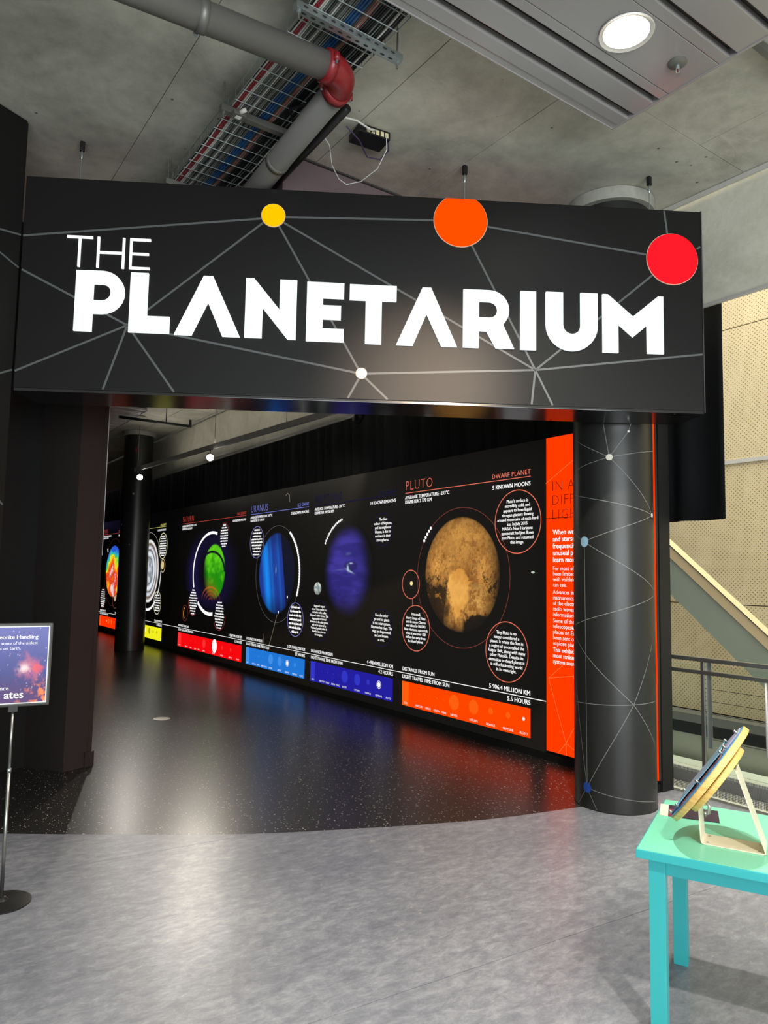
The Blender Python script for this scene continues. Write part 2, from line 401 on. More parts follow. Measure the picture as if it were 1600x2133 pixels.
# ------------------------------------------------------------------ structure: left side walls
d = (0.889, 0.458); nn = (-0.458, 0.889); E0 = (0.588, 4.668)
def on(t, k): return (E0[0]+d[0]*t+nn[0]*k, E0[1]+d[1]*t+nn[1]*k)
wl = struct(prism('wall_left', [on(0, 0), on(0, 0.14), on(-3.2, 0.14), on(-3.2, 0)], 0.0, Zc-0.002, M_black, None, 0.012), 'black panel wall carrying printed network lines')
fr = Matrix(((d[0], -d[1], 0, E0[0]), (d[1], d[0], 0, E0[1]), (0, 0, 1, 0), (0, 0, 0, 1)))
def lp_line(a, b, w_=0.011):
    q = arc_strip('printed_line', [a, b], w_, M_lineg, wl, 0.002); q.data.transform(fr)
lp_line((-0.012, 3.478), (-0.9, 3.33)); lp_line((-0.012, 3.276), (-0.9, 3.60)); lp_line((-0.012, 2.66), (-0.9, 2.18)); lp_line((-0.018, 1.866), (-0.9, 2.75))
rw = struct(prism('wall_recess', [(1.02, 6.21), (-2.6, 4.73), (-2.65, 4.86), (0.98, 6.34)], 0.0, Zc-0.002, M_blackm), 'black recessed wall behind the left panel')
jm = struct(prism('wall_jamb', [(1.24, 5.904), (1.425, 5.982), (1.205, 6.292), (1.02, 6.21)], 0.0, Zc-0.002, M_jamb), 'dark jamb at the edge of the opening')
prism('edge_strip', [(1.428, 5.990), (1.462, 6.004), (1.25, 6.31), (1.21, 6.292)], 0.0, Zc-0.003, M_jamb, jm)
tube('edge_bead', [(1.465, 6.003, 1.62), (1.465, 6.003, 2.9)], 0.003, M_trimw, jm, 6)
struct(prism('baseboard_left', [(1.405, 5.958), (1.478, 5.989), (1.472, 6.003), (1.40, 5.972)], 0.0, 0.11, M_jamb), 'black skirting block on the jamb')
struct(prism('wall_corridor_left', [(1.0, 6.36), (1.22, 6.36), (0.9, 22.0), (0.6, 22.0)], 0.0, Zc-0.002, M_blackm), 'black corridor wall')
ew = struct(box('wall_back', 0.50, 5.3, 21.6, 21.8, 0.0, Zc-0.002, M_blackm), 'black end wall of the corridor')

# ------------------------------------------------------------------ structure: planet wall (free-standing light-box wall)
wr = struct(box('wall_right', 4.702, 4.83, 3.21, 21.598, 0.0, 2.70, M_blackm), 'black wall that carries the row of planet light boxes')
struct(box('baseboard_right', 4.672, 4.70, 3.23, 21.5, 0.0, 0.055, M_blackm), 'black skirting under the planet panels')

# silver fabric screen hanging from the ceiling, and the black drape behind it
def sheet(name, x, y0, y1, z0, z1, ny, nz, amp, seed, mat, parent=None, thick=0.004, fold=None):
    v = []; f = []; ys = np.linspace(y0, y1, ny+1); zs = np.linspace(z0, z1, nz+1)
    for y in ys:
        for z in zs:
            k = float(fbm(np.array([y*0.6]), np.array([z*0.9]), 1.0, seed, 3)[0])-0.5
            dx = amp*k
            if fold: dx += fold[0]*math.sin(y*fold[1]+1.3*math.sin(y*fold[1]*0.37))*(0.5+0.5*(z1-z)/(z1-z0))
            v.append((x+dx, y, z))
    m = nz+1
    for i in range(ny):
        for j in range(nz): f.append((i*m+j, (i+1)*m+j, (i+1)*m+j+1, i*m+j+1))
    o = mesh(name, v, f, mat, parent, True)
    md = o.modifiers.new('thickness', 'SOLIDIFY'); md.thickness = thick; md.offset = 0
    return o
M_silver = concrete('silver_grey_fabric', (0.44, 0.435, 0.35), (0.70, 0.69, 0.58), 1.6)
M_silver.node_tree.nodes['Principled BSDF'].inputs['Roughness'].default_value = 0.45
scr = empty('fabric_screen', (4.57, 2.0, 3.39))
tag(scr, 'silver grey fabric smoke screen hanging from the ceiling along the planet wall', 'screen')
def rel(o, p):                                                       # keep world coordinates under an unrotated parent
    o.parent = p; o.matrix_parent_inverse = Matrix.Translation(-Vector(p.location)); return o
rel(sheet('fabric', 4.575, 0.6, 21.5, 3.405, Zc-0.002, 130, 10, 0.03, 5, M_silver), scr)
rel(box('hem_bar', 4.562, 4.586, 0.6, 21.5, 3.385, 3.406, M_trimw, None, 0.003), scr)
rel(box('ceiling_angle', 4.535, 4.557, 0.6, 21.5, Zc-0.03, Zc-0.002, M_trimw), scr)
cr = sheet('black_drape', 4.90, 2.80, 21.5, 1.945, 3.80, 420, 6, 0.02, 9, M_curt, None, 0.006, (0.028, 26.0))
tag(cr, 'long black drape hanging behind the planet wall with its end past the column', 'curtain')

# ------------------------------------------------------------------ the sign over the opening
A31 = math.radians(31); SN = (math.sin(A31), math.cos(A31))
SZ = 2.552
sg = empty('planetarium_sign', (SN[0]*4.3, SN[1]*4.3, SZ), -A31)
tag(sg, 'big black sign box reading THE PLANETARIUM in lit white letters over the opening', 'sign')
hs = box('housing', -1.897, 2.277, 0.0, 0.335, 0.006, 1.298, M_black, sg, 0.004)
so = box('soffit_panel', -1.895, 2.275, 0.002, 0.340, -0.012, 0.006, M_soffit, sg, 0.003); so['label'] = 'glossy black underside of the sign'
box('edge_angle', 2.277, 2.283, -0.003, 0.335, -0.004, 1.302, M_slot, sg)
for x, y in ((-1.2, 0.03), (-0.3, 0.32), (0.6, 0.03), (1.4, 0.32), (2.1, 0.03)):
    lathe('screw', [(0.004, -0.0145), (0.007, -0.012)], M_dkm, sg, (x, y, 0), 8)
def sl_(pts): return [(x, z-SZ) for x, z in pts]
def arcp(cx, cz, r, a0, a1, n=14):
    return [(cx+r*math.cos(math.radians(a0+(a1-a0)*k/n)), cz+r*math.sin(math.radians(a0+(a1-a0)*k/n))) for k in range(n+1)]
b0, t0 = 2.908, 3.277
LET = {
 'P': [[(-1.570, b0), (-1.570, t0)]+arcp(-1.415, 3.147, 0.131, 90, -90)+[(-1.466, 3.016), (-1.466, b0)],
       [(-1.466, 3.197)]+arcp(-1.415, 3.147, 0.050, 90, -90)+[(-1.466, 3.097)]],
 'L': [[(-1.253, b0+.004), (-1.253, t0), (-1.149, t0), (-1.149, 3.014), (-1.015, 3.014), (-1.015, b0+.004)]],
 'A': [[(-0.986, b0), (-0.823, t0), (-0.768, t0), (-0.597, b0), (-0.702, b0), (-0.793, 3.112), (-0.883, b0)]],
 'N': [[(-0.571, b0), (-0.571, t0-.002), (-0.522, t0-.002), (-0.367, 3.088), (-0.367, t0-.002), (-0.265, t0-.002), (-0.265, b0-.002), (-0.314, b0-.002), (-0.468, 3.095), (-0.468, b0)]],
 'E': [[(-0.204, b0-.006), (-0.204, t0-.008), (0.021, t0-.008), (0.021, 3.172), (-0.106, 3.172), (-0.106, 3.127), (0.004, 3.127), (0.004, 3.040), (-0.106, 3.040), (-0.106, 2.982), (0.024, 2.982), (0.024, b0-.006)]],
 'T': [[(0.055, t0-.011), (0.341, t0-.011), (0.341, 3.168), (0.252, 3.168), (0.252, b0-.009), (0.153, b0-.009), (0.153, 3.168), (0.055, 3.168)]],
 'A2': [[(0.342, b0-.01), (0.500, t0-.011), (0.553, t0-.011), (0.717, b0-.008), (0.620, b0-.008), (0.527, 3.100), (0.444, b0-.01)]],
 'R': [[(0.753, b0-.007), (0.753, t0-.01)]+arcp(0.915, 3.143, 0.124, 90, -46)+[(1.071, b0-.005), (0.957, b0-.005), (0.898, 3.008), (0.851, 3.008), (0.851, b0-.007)],
       [(0.851, 3.193)]+arcp(0.915, 3.143, 0.050, 90, -90)+[(0.851, 3.093)]],
 'I': [[(1.109, b0-.007), (1.109, t0-.005), (1.208, t0-.005), (1.208, b0-.007)]],
 'U': [[(1.270, t0-.003)]+arcp(1.4335, 3.068, 0.1635, 180, 360, 22)+[(1.597, t0), (1.489, t0), (1.489, 3.068)]+arcp(1.4335, 3.068, 0.0555, 360, 180, 14)+[(1.378, t0-.002)]],
 'M': [[(1.629, b0-.004), (1.629, t0-.001), (1.662, t0-.001), (1.822, 3.140), (1.985, t0-.001), (2.018, t0-.001), (2.018, b0), (1.912, b0), (1.912, 3.085), (1.822, 3.008), (1.728, 3.088), (1.728, b0-.004)]],
}
for k, loops in LET.items():
    outline('letter', [sl_(l) for l in loops], M_white, sg, 0.0, 0.014)
def strokes(segs, wd):
    bm = bmesh.new()
    for x0, x1, z0, z1 in segs:
        q = [bm.verts.new((x, y, z-SZ)) for x in (x0, x1) for y in (-0.010, 0.0) for z in (z0, z1)]
        for fc in BOXF: bm.faces.new([q[i] for i in fc])
    bmesh.ops.recalc_face_normals(bm, faces=bm.faces)
    me = bpy.data.meshes.new('thin_letter'); bm.to_mesh(me); bm.free(); return link('thin_letter', me, M_thin, sg)
w_ = 0.0135; T0, B0 = 3.490, 3.300
strokes([(-1.637, -1.487, T0-w_, T0), (-1.562-w_/2, -1.562+w_/2, B0, T0-w_)], w_)
strokes([(-1.459, -1.459+w_, B0, T0), (-1.311, -1.311+w_, B0, T0), (-1.459+w_, -1.311, 3.388, 3.388+w_)], w_)
strokes([(-1.268, -1.268+w_, B0, T0), (-1.268+w_, -1.147, T0-w_, T0), (-1.268+w_, -1.155, 3.388, 3.388+w_), (-1.268+w_, -1.146, B0, B0+w_)], w_)
def lit_disc(cx, cz, r, mat, lab, top=None):
    L = circ(cx, cz-SZ, r, 64)
    if top is not None: L = clip([(x, z) for x, z in L], 0, 1, top-SZ)
    o = outline('lit_disc', [L], mat, sg, 0.0, 0.012); o['label'] = lab
    R_ = circ(cx, cz-SZ, r+0.004, 64); R_ = clip(R_, 0, 1, (top or 9)-SZ)
    q = outline('rim', [R_], pm('pale_rim_'+lab.split()[0], '#d0b8a0', 0.5), o, 0.0, 0.006)
lit_disc(-0.422, 3.679, 0.070, M_yel, 'yellow lit disc')
lit_disc(0.732, 3.706, 0.166, M_or, 'orange lit disc cut by the top edge', 3.846)
lit_disc(2.084, 3.526, 0.164, M_red, 'red lit disc')
lit_disc(0.136, 2.716, 0.0305, M_white, 'small white lit disc')
SL = [((-1.895, 3.478), (-0.494, 3.657)), ((-0.350, 3.674), (0.566, 3.703)), ((-0.482, 3.632), (-1.262, 2.956)), ((-0.386, 3.615), (0.118, 2.742)), ((-0.361, 3.640), (1.206, 2.778)),
      ((-1.890, 3.270), (-1.262, 2.956)), ((-1.262, 2.956), (-1.893, 2.655)), ((-1.262, 2.956), (-1.385, 2.562)), ((-1.262, 2.956), (-0.972, 2.562)), ((-1.262, 2.956), (0.105, 2.719)),
      ((0.167, 2.716), (1.206, 2.778)), ((0.124, 2.688), (0.058, 2.562)), ((0.158, 2.692), (0.298, 2.562)), ((1.206, 2.778), (2.272, 2.919)), ((1.206, 2.778), (1.183, 2.562)), ((1.206, 2.778), (1.314, 2.562)),
      ((1.206, 2.778), (0.803, 3.556)), ((1.206, 2.778), (1.957, 3.418)), ((0.896, 3.680), (1.922, 3.549)), ((2.038, 3.843), (2.057, 3.690)), ((2.246, 3.602), (2.272, 3.618))]
for a, b in SL: arc_strip('printed_line', sl_([a, b]), 0.0125, M_lineg, sg, 0.0016)
# three steel hangers, each a thing of its own
HG = [((0.898, 4.704), 'steel wire hanger with ceiling anchor at the sign end by the left wall'), ((3.009, 3.464), 'steel wire hanger with a ceiling anchor above the orange disc'), ((4.084, 2.826), 'steel wire hanger with a ceiling anchor in front of the column head')]
for (x, y), lab in HG:
    h = empty('sign_hanger', (x, y, Zc)); tag(h, lab, 'hanger', 'hangers holding up the sign')
    box('anchor', -0.014, 0.014, -0.012, 0.012, -0.062, 0.0, M_dkm, h, 0.004)
    lathe('turnbuckle', [(0.004, -0.115), (0.009, -0.105), (0.009, -0.075), (0.005, -0.062)], M_galv, h, (0, 0, 0), 10)
    tube('wire', [(0, 0, -0.10), (0, 0, -(Zc-3.85))], 0.0035, M_galv, h, 6)

# ------------------------------------------------------------------ columns
def column(x, y, r, label, name='round_column'):
    c = empty(name, (x, y, 0)); tag(c, label, 'column')
    lathe('shaft', [(r, 0.0), (r, Zc-0.09)], M_colm, c, (0, 0, 0), 72)
    cap = lathe('concrete_collar', [(r+0.035, Zc-0.085), (r+0.038, Zc-0.003)], M_conc2, c, (0, 0, 0), 64); cap['label'] = 'bare concrete collar under the ceiling'
    lathe('base_strip', [(r+0.003, 0.0), (r+0.003, 0.004), (r, 0.006)], M_blackm, c, (0, 0, 0), 64)
    return c
def cyl_line(c, r, a, b, wd, mat, name='printed_line'):
    n = max(4, int(abs(b[0]-a[0])/5)); v = []; f = []
    L = math.hypot(math.radians(b[0]-a[0])*r, b[1]-a[1]); px, pz = -(b[1]-a[1])/L*wd/2, math.radians(b[0]-a[0])*r/L*wd/2
    for i in range(n+1):
        t = i/n; th = math.radians(a[0]+(b[0]-a[0])*t); z = a[1]+(b[1]-a[1])*t
        for s in (1, -1):
            q = th+s*px/r; v.append(((r+0.0015)*math.cos(q), (r+0.0015)*math.sin(q), z+s*pz))
    for i in range(n): f.append((2*i, 2*i+1, 2*i+3, 2*i+2))
    return mesh(name, v, f, mat, c)
def cyl_dot(c, r, a, rad, mat, lab=None):
    v = [(math.radians(a[0]), a[1])]+[(math.radians(a[0])+rad*math.cos(2*math.pi*k/24)/r, a[1]+rad*math.sin(2*math.pi*k/24)) for k in range(24)]
    v = [((r+0.0025)*math.cos(q), (r+0.0025)*math.sin(q), z) for q, z in v]
    o = mesh('printed_dot', v, [(0, 1+k, 1+(k+1) % 24) for k in range(24)], mat, c)
    if lab: o['label'] = lab
    return o
r1 = 0.268
c1 = column(4.21, 3.24, r1, 'thick round black column with thin printed lines standing at the end of the planet wall')
nC, nP, nB1, nB, nW, nt_, nX = (-146.6, 2.32), (-186.2, 1.756), (-223.3, 1.171), (-183.4, 0.135), (-72.8, 1.942), (-119.6, 2.495), (-116.3, 0.695)
for a, b in [(nC, (-161.5, 2.75)), (nC, nt_), (nt_, (-104, 2.70)), (nC, (-211, 2.48)), (nC, (-212, 2.25)), (nC, (-60, 2.39)), (nC, nW), (nW, (-215, 2.09)), (nW, nP), (nP, (-70, 1.44)), (nP, nB), (nP, (-225, 1.85)), (nB1, (-70, 1.40)), (nB1, nX), (nX, (-79, 1.085)), (nX, (-229, 0.667)), (nX, (-70, 0.705)), (nX, nB), (nX, (-70, 0.40)), (nB, (-70, 0.06)), (nB, (-203, 0.01)), (nB, (-168, 0.01)), (nB, nB1), (nW, (-50, 2.2))]:
    cyl_line(c1, r1, a, b, 0.0045, M_linec)
cyl_dot(c1, r1, nC, 0.022, pm('cream_print', '#e0dccb', 0.5), 'cream dot'); cyl_dot(c1, r1, nP, 0.036, pm('pale_blue_print', '#8fb3c9', 0.5), 'pale blue dot')
cyl_dot(c1, r1, nB, 0.034, pm('blue_print', '#25489a', 0.5), 'blue dot'); cyl_dot(c1, r1, nB1, 0.016, pm('navy_print', '#2b3a78', 0.5)); cyl_dot(c1, r1, nW, 0.016, pm('white_print', '#e8e8e4', 0.5)); cyl_dot(c1, r1, nt_, 0.008, pm('white_print_b', '#d8d8d4', 0.5))
c2 = column(4.06, 14.25, 0.27, 'far round black column standing in the corridor before the planet wall')
for th, z, rd, cc in ((-112, 3.82, 0.05, '#5a1a16'), (-118, 2.97, 0.022, '#9a9080'), (-170, 2.38, 0.02, '#b8b0a4'), (-125, 2.0, 0.012, '#707078'), (-130, 3.45, 0.012, '#505058')):
    cyl_dot(c2, 0.27, (th, z), rd, pm('faded_dot', cc, 0.6))

# ------------------------------------------------------------------ planet light boxes
M_panel = pm('black_lightbox_face', '#36332f', 0.42, 0, 0.4)
M_ptxt = em('lit_white_print', (1, 1, 1), 1.0)
M_pic = print_mat('lit_picture', 1.0, lin('#36332f'))
COLS = {}
def emc(c, s=1.0):
    if (c, s) not in COLS: COLS[(c, s)] = em('lit_'+c.lstrip('#')+'_%d' % int(s*100), c, s)
    return COLS[(c, s)]
PLN = ['SUN', 'MERCURY', 'VENUS', 'EARTH', 'MARS', 'JUPITER', 'SATURN', 'URANUS', 'NEPTUNE', 'PLUTO']
PFR = [0.036, 0.162, 0.24, 0.316, 0.376, 0.458, 0.61, 0.735, 0.855, 0.957]
PRD = [0, 0.006, 0.010, 0.010, 0.007, 0.072, 0.066, 0.030, 0.028, 0]
def panel(name, Yl, Yr, label, title, cls, tcol, facts, moons, dist, bl, br, bcol, blt, here, hr, bar_labels=True):
    p = empty(name, (4.680, Yl, 0), -math.pi/2); tag(p, label, 'exhibit panel', 'planet panels along the wall')
    X = lambda Y: Yl-Y
    box('board', 0.002, Yl-Yr-0.002, 0.0, 0.020, 0.058, 2.708, M_panel, p)
    tm = emc(tcol, 0.9)
    if title: text('title', title, X(bl), 2.428, 0.150, tm, p, 'LEFT', 0.003, -0.0028, 0.95, 1.12)
    if cls: text('class_title', cls, X(br), 2.420, 0.062, emc(tcol, 0.95), p, 'RIGHT', 0.003, 0, 1, 1.1)
    rect('title_rule', X(bl), X(br), 2.395, 2.402, tm, p)
    text('facts', facts, X(bl), 2.332, 0.052, M_ptxt, p, 'LEFT', 0.003, 0.0016, 1, 1.0, 0.95)
    text('moon_count', moons, X(br), 2.318, 0.055, M_ptxt, p, 'RIGHT', 0.003, 0.0016)
    rect('distance_rule', 0.0, Yl-Yr, 0.473, 0.480, M_ptxt, p)
    text('distance_caption', 'DISTANCE FROM SUN', X(bl), 0.502, 0.055, M_ptxt, p, 'LEFT', 0.003, 0.0016)
    text('light_time_caption', 'LIGHT TRAVEL TIME FROM SUN', X(bl), 0.422, 0.055, M_ptxt, p, 'LEFT', 0.003, 0.0016)
    text('distance_value', dist[0], X(br), 0.498, 0.058, M_ptxt, p, 'RIGHT', 0.003, 0.0018)
    text('light_time_value', dist[1], X(br), 0.418, 0.058, M_ptxt, p, 'RIGHT', 0.003, 0.0018)
    W_ = bl-br
    bar = rect('distance_bar', X(bl), X(br), 0.140, 0.390, emc(bcol, 1.0), p, 0.002); bar['label'] = 'coloured strip with the planets in a row'
    lm = emc(blt, 1.0)
    rect('sun_block', X(bl), X(bl)+0.063*W_, 0.140, 0.390, lm, bar, 0.003)
    for i in range(1, 10):
        if PRD[i] > 0.02 and i != here: outline('planet_mark', [circ(X(bl)+PFR[i]*W_, 0.290, PRD[i], 28)], lm, bar, 0.003)
        elif 0 < PRD[i] and i != here: outline('planet_mark', [circ(X(bl)+PFR[i]*W_, 0.290, PRD[i], 12)], lm, bar, 0.003)
    hx = X(bl)+PFR[here]*W_
    outline('planet_mark', [circ(hx, 0.290, hr*0.72, 28)], M_ptxt, bar, 0.0035); ring('here_ring', hx, 0.290, hr, hr*0.14, M_ptxt, bar, 0.0035, 32)
    if bar_labels:
        for s, fx in zip(PLN, PFR): text('planet_name', s, X(bl)+fx*W_, 0.158, 0.030, M_ptxt, bar, 'CENTER', 0.0035, 0.0)
    return p, X
def bubble(p, X, Y, z, r, tcol, body=None, lines=0, lh=0.045, seed=1, size=None, wd=0.008):
    rg = ring('caption_ring', X(Y), z, r, wd, emc(tcol, 0.9), p, 0.003)
    if body:
        n = body.count('\n')+1; s = size or 0.055
        text('caption_text', body, X(Y), z+(n-1)/2*s*0.98-s*0.28, s, M_ptxt, rg, 'CENTER', 0.0035, 0.0013, 0.95, 1.0, 0.98)
    else: greek('caption_text', X(Y), z, r*0.94, lines, lh, M_ptxt, rg, 0.0035, 'C', seed)
    return rg
def orbit(p, X, Y, z, r, col, s=0.35):
    return ring('orbit_ring', X(Y), z, r, 0.006, emc(col, s), p, 0.0025, 96)
def moons(p, X, pts, rad):
    for Y, z in pts: outline('moon_dot', [circ(X(Y), z, rad, 12)], M_ptxt, p, 0.004)
def orb_pts(Y, z, r, a0, a1, n): return [(Y-r*math.cos(math.radians(a0+(a1-a0)*k/(n-1))), z+r*math.sin(math.radians(a0+(a1-a0)*k/(n-1)))) for k in range(n)]

# --- Pluto
pl, X = panel('pluto_panel', 6.405, 4.292, 'black light box with the tan dwarf planet Pluto and an orange strip', 'PLUTO', 'DWARF PLANET', '#f07a62',
    'AVERAGE TEMPERATURE -233°C\nDIAMETER 2 370 KM', '5 KNOWN MOONS', ('5 906.4 MILLION KM', '5.5 HOURS'), 6.32, 4.468, '#ff4600', '#ff6010', 9, 0.016)
def pluto(u, v):
    r = np.hypot(u, v); f1 = fbm(u+0.6, v, 3.0, 11, 6, 0.62); f2 = fbm(u, v, 10, 31, 5, 0.75); f3 = fbm(u, v, 24, 51, 3, 0.85); f4 = fbm(u, v, 5, 61, 4, 0.7)
    base = mixc(lin('#8c5722'), lin('#e0a04c'), ss(0.34, 0.66, f1*0.35+f2*0.45+f3*0.2))
    cr = ss(0.54, 0.66, f2)*0.45+ss(0.52, 0.66, f3)*0.6
    base = base*(1-0.75*cr[..., None])*1.12
    up = ss(0.0, 0.7, v); base = mixc(base, mixc(lin('#9a682c'), lin('#d49a4a'), ss(0.3, 0.7, f2)), up*0.45)
    # dark belt along the left of the bright plain and below it
    edge = u+0.30-0.16*(v+0.4)
    dk = ss(0.06, -0.16, edge)*ss(0.06, -0.28, v+0.5*(f4-0.5))*ss(0.36, 0.52, f2*0.45+f3*0.3+f4*0.3)*1.2
    dk = np.maximum(dk, 0.93*ss(-0.26, -0.42, u-0.30*(v+0.9)+0.25*(f4-0.5))*ss(-0.40, -0.60, v)*ss(-1.15, -0.75, v+0.2*u))
    belt = ss(0.26, 0.06, np.abs(v+0.16+0.35*(f1-0.5)))*ss(0.50, 0.58, f2*0.5+f3*0.5)*ss(0.18, 0.34, np.abs(u+0.04))
    dk = np.maximum(dk, belt*0.9)
    base = mixc(base, np.array(lin('#140b05')), np.clip(dk, 0, 1)*0.95)
    # bright plain: broad shoulder narrowing to a tail at the bottom
    wdt = 0.31*np.sqrt(np.clip(1-((v+0.30)/0.40)**2, 0, 1))*(v > -0.30)+(0.31-0.34*ss(-0.30, -0.95, v))*(v <= -0.30)
    q = np.abs(u+0.06-0.10*(v+0.5))-wdt+0.30*(f4-0.5)+0.10*(f3-0.5)
    he = ss(0.035, -0.02, q)*(v < 0.12)*ss(-1.0, -0.9, v)
    base = mixc(base, mixc(lin('#d4923e'), lin('#eeb056'), ss(0.3, 0.7, f1)), he)
    # right lobe, rough and pale
    rl = ss(0.34, 0.10, np.hypot((u-0.42)/1.0, (v+0.42)/1.2))*0.55; base = mixc(base, mixc(lin('#8c5a26'), lin('#eab45e'), ss(0.42, 0.60, f3*0.5+f2*0.5)), rl)
    low = ss(-0.70, -0.80, v+0.40*(f4-0.5)-0.10*u)*ss(0.10, 0.22, u+0.08); base = base*(1-0.97*low[..., None])
    limb = np.sqrt(np.clip(1-r*r, 0, 1)); sh = np.clip(0.30+1.0*limb, 0, 1)*ss(1.05, 0.50, u*0.95-0.1*v)
    fade = ss(-1.08, -0.70, v)
    return base*(sh*ss(1.0, 0.965, r)*(0.12+0.88*fade))[..., None]*0.98
picture('planet_picture', X(5.395), 1.527, 0.556, 0.566, 170, pluto, M_pic, pl)
orbit(pl, X, 5.40, 1.50, 0.682, '#b05a48', 0.45)
bubble(pl, X, 4.630, 2.005, 0.284, '#f07a62', "Pluto's surface is\nincredibly cold, and\nappears to have liquid\nnitrogen glaciers flowing\naround mountains of rock-hard\nice. In July 2015\nNASA's New Horizons\nspacecraft had just flown\npast Pluto, and returned\nthis image.", size=0.042)
bubble(pl, X, 4.762, 0.842, 0.266, '#f07a62', "Tiny Pluto is no\nlonger considered a\nplanet. It orbits the Sun in\na region of space called the\nKuiper Belt, along with many\nother Plutoids. Despite its\ndemotion to dwarf planet it\nis still a fascinating world\nin its own right.", size=0.042)
bubble(pl, X, 6.100, 0.960, 0.236, '#f07a62', "This small,\nblurry image of Pluto\nand its moon Charon\nwas taken by NASA's\nNew Horizons spacecraft\nwhen it was over 100\nmillion km away from\nthe dwarf planet.", size=0.041)
ring('caption_ring', X(6.196), 1.415, 0.150, 0.008, emc('#f07a62', 0.9), pl)
rect('caption_link', X(6.16)-0.003, X(6.16)+0.003, 1.196, 1.266, emc('#f07a62', 0.9), pl)
outline('moon_picture', [circ(X(6.185), 1.425, 0.024, 20)], emc('#ffe9a0', 1.0), pl, 0.003)
outline('moon_picture', [circ(X(4.44), 1.553, 0.022, 16, 0.009)], emc('#c8d8c8', 0.9), pl, 0.003)
moons(pl, X, orb_pts(5.40, 1.50, 0.682, 147, 133, 5), 0.017)

# --- Neptune
ne, X = panel('neptune_panel', 8.395, 6.405, 'black light box with the violet blue planet Neptune and a dark blue strip', 'NEPTUNE', 'ICE GIANT', '#1e1c48',
    'AVERAGE TEMPERATURE -201°C\nDIAMETER 49 528 KM', '14 KNOWN MOONS', ('4 498.4 MILLION KM', '4.2 HOURS'), 8.310, 6.492, '#241f9e', '#3136c4', 8, 0.042)
def neptune(u, v):
    r = np.hypot(u, v); f = fbm(u*0.5, v*2.2, 3, 71, 5); f2 = fbm(u*1.2, v*4, 7, 77, 4)
    c = mixc(lin('#2e2582'), lin('#4438a8'), ss(0.3, 0.7, f))
    sp = np.clip(1-((u-0.12)/0.34)**2-((v-0.10)/0.13)**2, 0, 1); c = c*(1-0.55*ss(0, 0.7, sp))[..., None]
    for cx, cz, a, b, t in ((0.08, 0.0, 0.13, 0.016, -0.28), (0.02, 0.06, 0.03, 0.06, 0.3), (0.14, 0.16, 0.06, 0.012, 0), (0.02, 0.36, 0.10, 0.025, 0.1), (-0.3, 0.02, 0.22, 0.012, 0.05)):
        x = (u-cx)*math.cos(t)+(v-cz)*math.sin(t); y = -(u-cx)*math.sin(t)+(v-cz)*math.cos(t)
        k = np.exp(-((x/a)**2+(y/b)**2)**1.0); g = 1.0 if a in (0.13, 0.03, 0.06) else 0.12
        c = mixc(c, np.array(lin('#cfe8ff')), np.clip(k*g, 0, 1))
    sh = 0.8*ss(1.0, 0.60, r)*ss(1.10, 0.25, u)*(0.45+0.55*ss(-0.95, -0.25, v))
    return c*sh[..., None]
picture('planet_picture', X(7.47), 1.55, 0.56, 0.575, 110, neptune, M_pic, ne)
bubble(ne, X, 6.735, 2.02, 0.185, '#1d1b40', "The blue\ncolour of Neptune,\nand its neighbour\nUranus, is due to\nmethane in their\natmospheres.", size=0.048)
bubble(ne, X, 6.728, 0.92, 0.205, '#1d1b40', "Like the other\ngas and ice giants\nin the solar system,\nNeptune has rings. The\nrings are fragmented,\nand are known\nas arcs.", size=0.046)
bubble(ne, X, 8.125, 0.915, 0.255, '#1d1b40', "Neptune's largest\nmoon Triton moves in a\nclockwise orbit, unlike\nNeptune's other moons. This\nsuggests that it formed\nelsewhere in the solar system,\nonly to be captured by\nNeptune's gravity when it\ntravelled too close to\nthe ice giant.", size=0.041)
def triton(u, v):
    r = np.hypot(u, v); f = fbm(u, v, 3, 91, 5); return mixc(lin('#7d9094'), lin('#d6dcd0'), ss(0.3, 0.7, f))*(ss(1.0, 0.85, r)*(0.55+0.45*ss(-0.8, 0.4, v-u*0.3)))[..., None]
picture('moon_picture', X(8.18), 1.322, 0.098, 0.085, 24, triton, M_pic, ne)
moons(ne, X, orb_pts(7.47, 1.56, 0.640, 148, 104, 14), 0.017)

# --- Uranus
ur, X = panel('uranus_panel', 10.395, 8.395, 'black light box with the banded blue planet Uranus and a light blue strip', 'URANUS', 'ICE GIANT', '#7c86e0',
    'AVERAGE TEMPERATURE -197°C\nDIAMETER 51 118 KM', '27 KNOWN MOONS', ('2 870.7 MILLION KM', '2.7 HOURS'), 10.305, 8.470, '#2277d6', '#3f8fe8', 7, 0.042)
def uranus(u, v):
    r = np.hypot(u, v); t = u*math.cos(-0.22)-v*math.sin(-0.22)
    f = fbm(t*3, v*0.15, 3, 101, 4)
    b = np.exp(-((t+0.52)/0.16)**2)*1.0+np.exp(-((t+0.22)/0.07)**2)*0.35+np.exp(-((t-0.15)/0.10)**2)*0.18
    c = mixc(lin('#15307e'), lin('#0a98ff'), np.clip(b*0.9+0.35*(f-0.5), 0, 1)); c = mixc(c, np.array(lin('#1b3fae')), 0.25*np.ones_like(r))
    sp = np.exp(-(((u+0.02)/0.02)**2+((v-0.07)/0.07)**2)); c = mixc(c, np.array(lin('#a8d0ff')), sp*0.8)
    cut = ss(0.40, 0.34, t*1.0-0.02)
    return c*(ss(1.0, 0.93, r)*(0.06+0.94*cut)*(0.35+0.65*ss(-1.0, -0.4, v))*(0.5+0.5*ss(1.0, 0.4, v)))[..., None]*1.1
picture('planet_picture', X(9.375), 1.51, 0.572, 0.585, 110, uranus, M_pic, ur)
orbit(ur, X, 9.365, 1.50, 0.685, '#8a8a86', 0.45)
bubble(ur, X, 10.055, 1.967, 0.238, '#8a8ad8', None, 9, 0.046, 21)
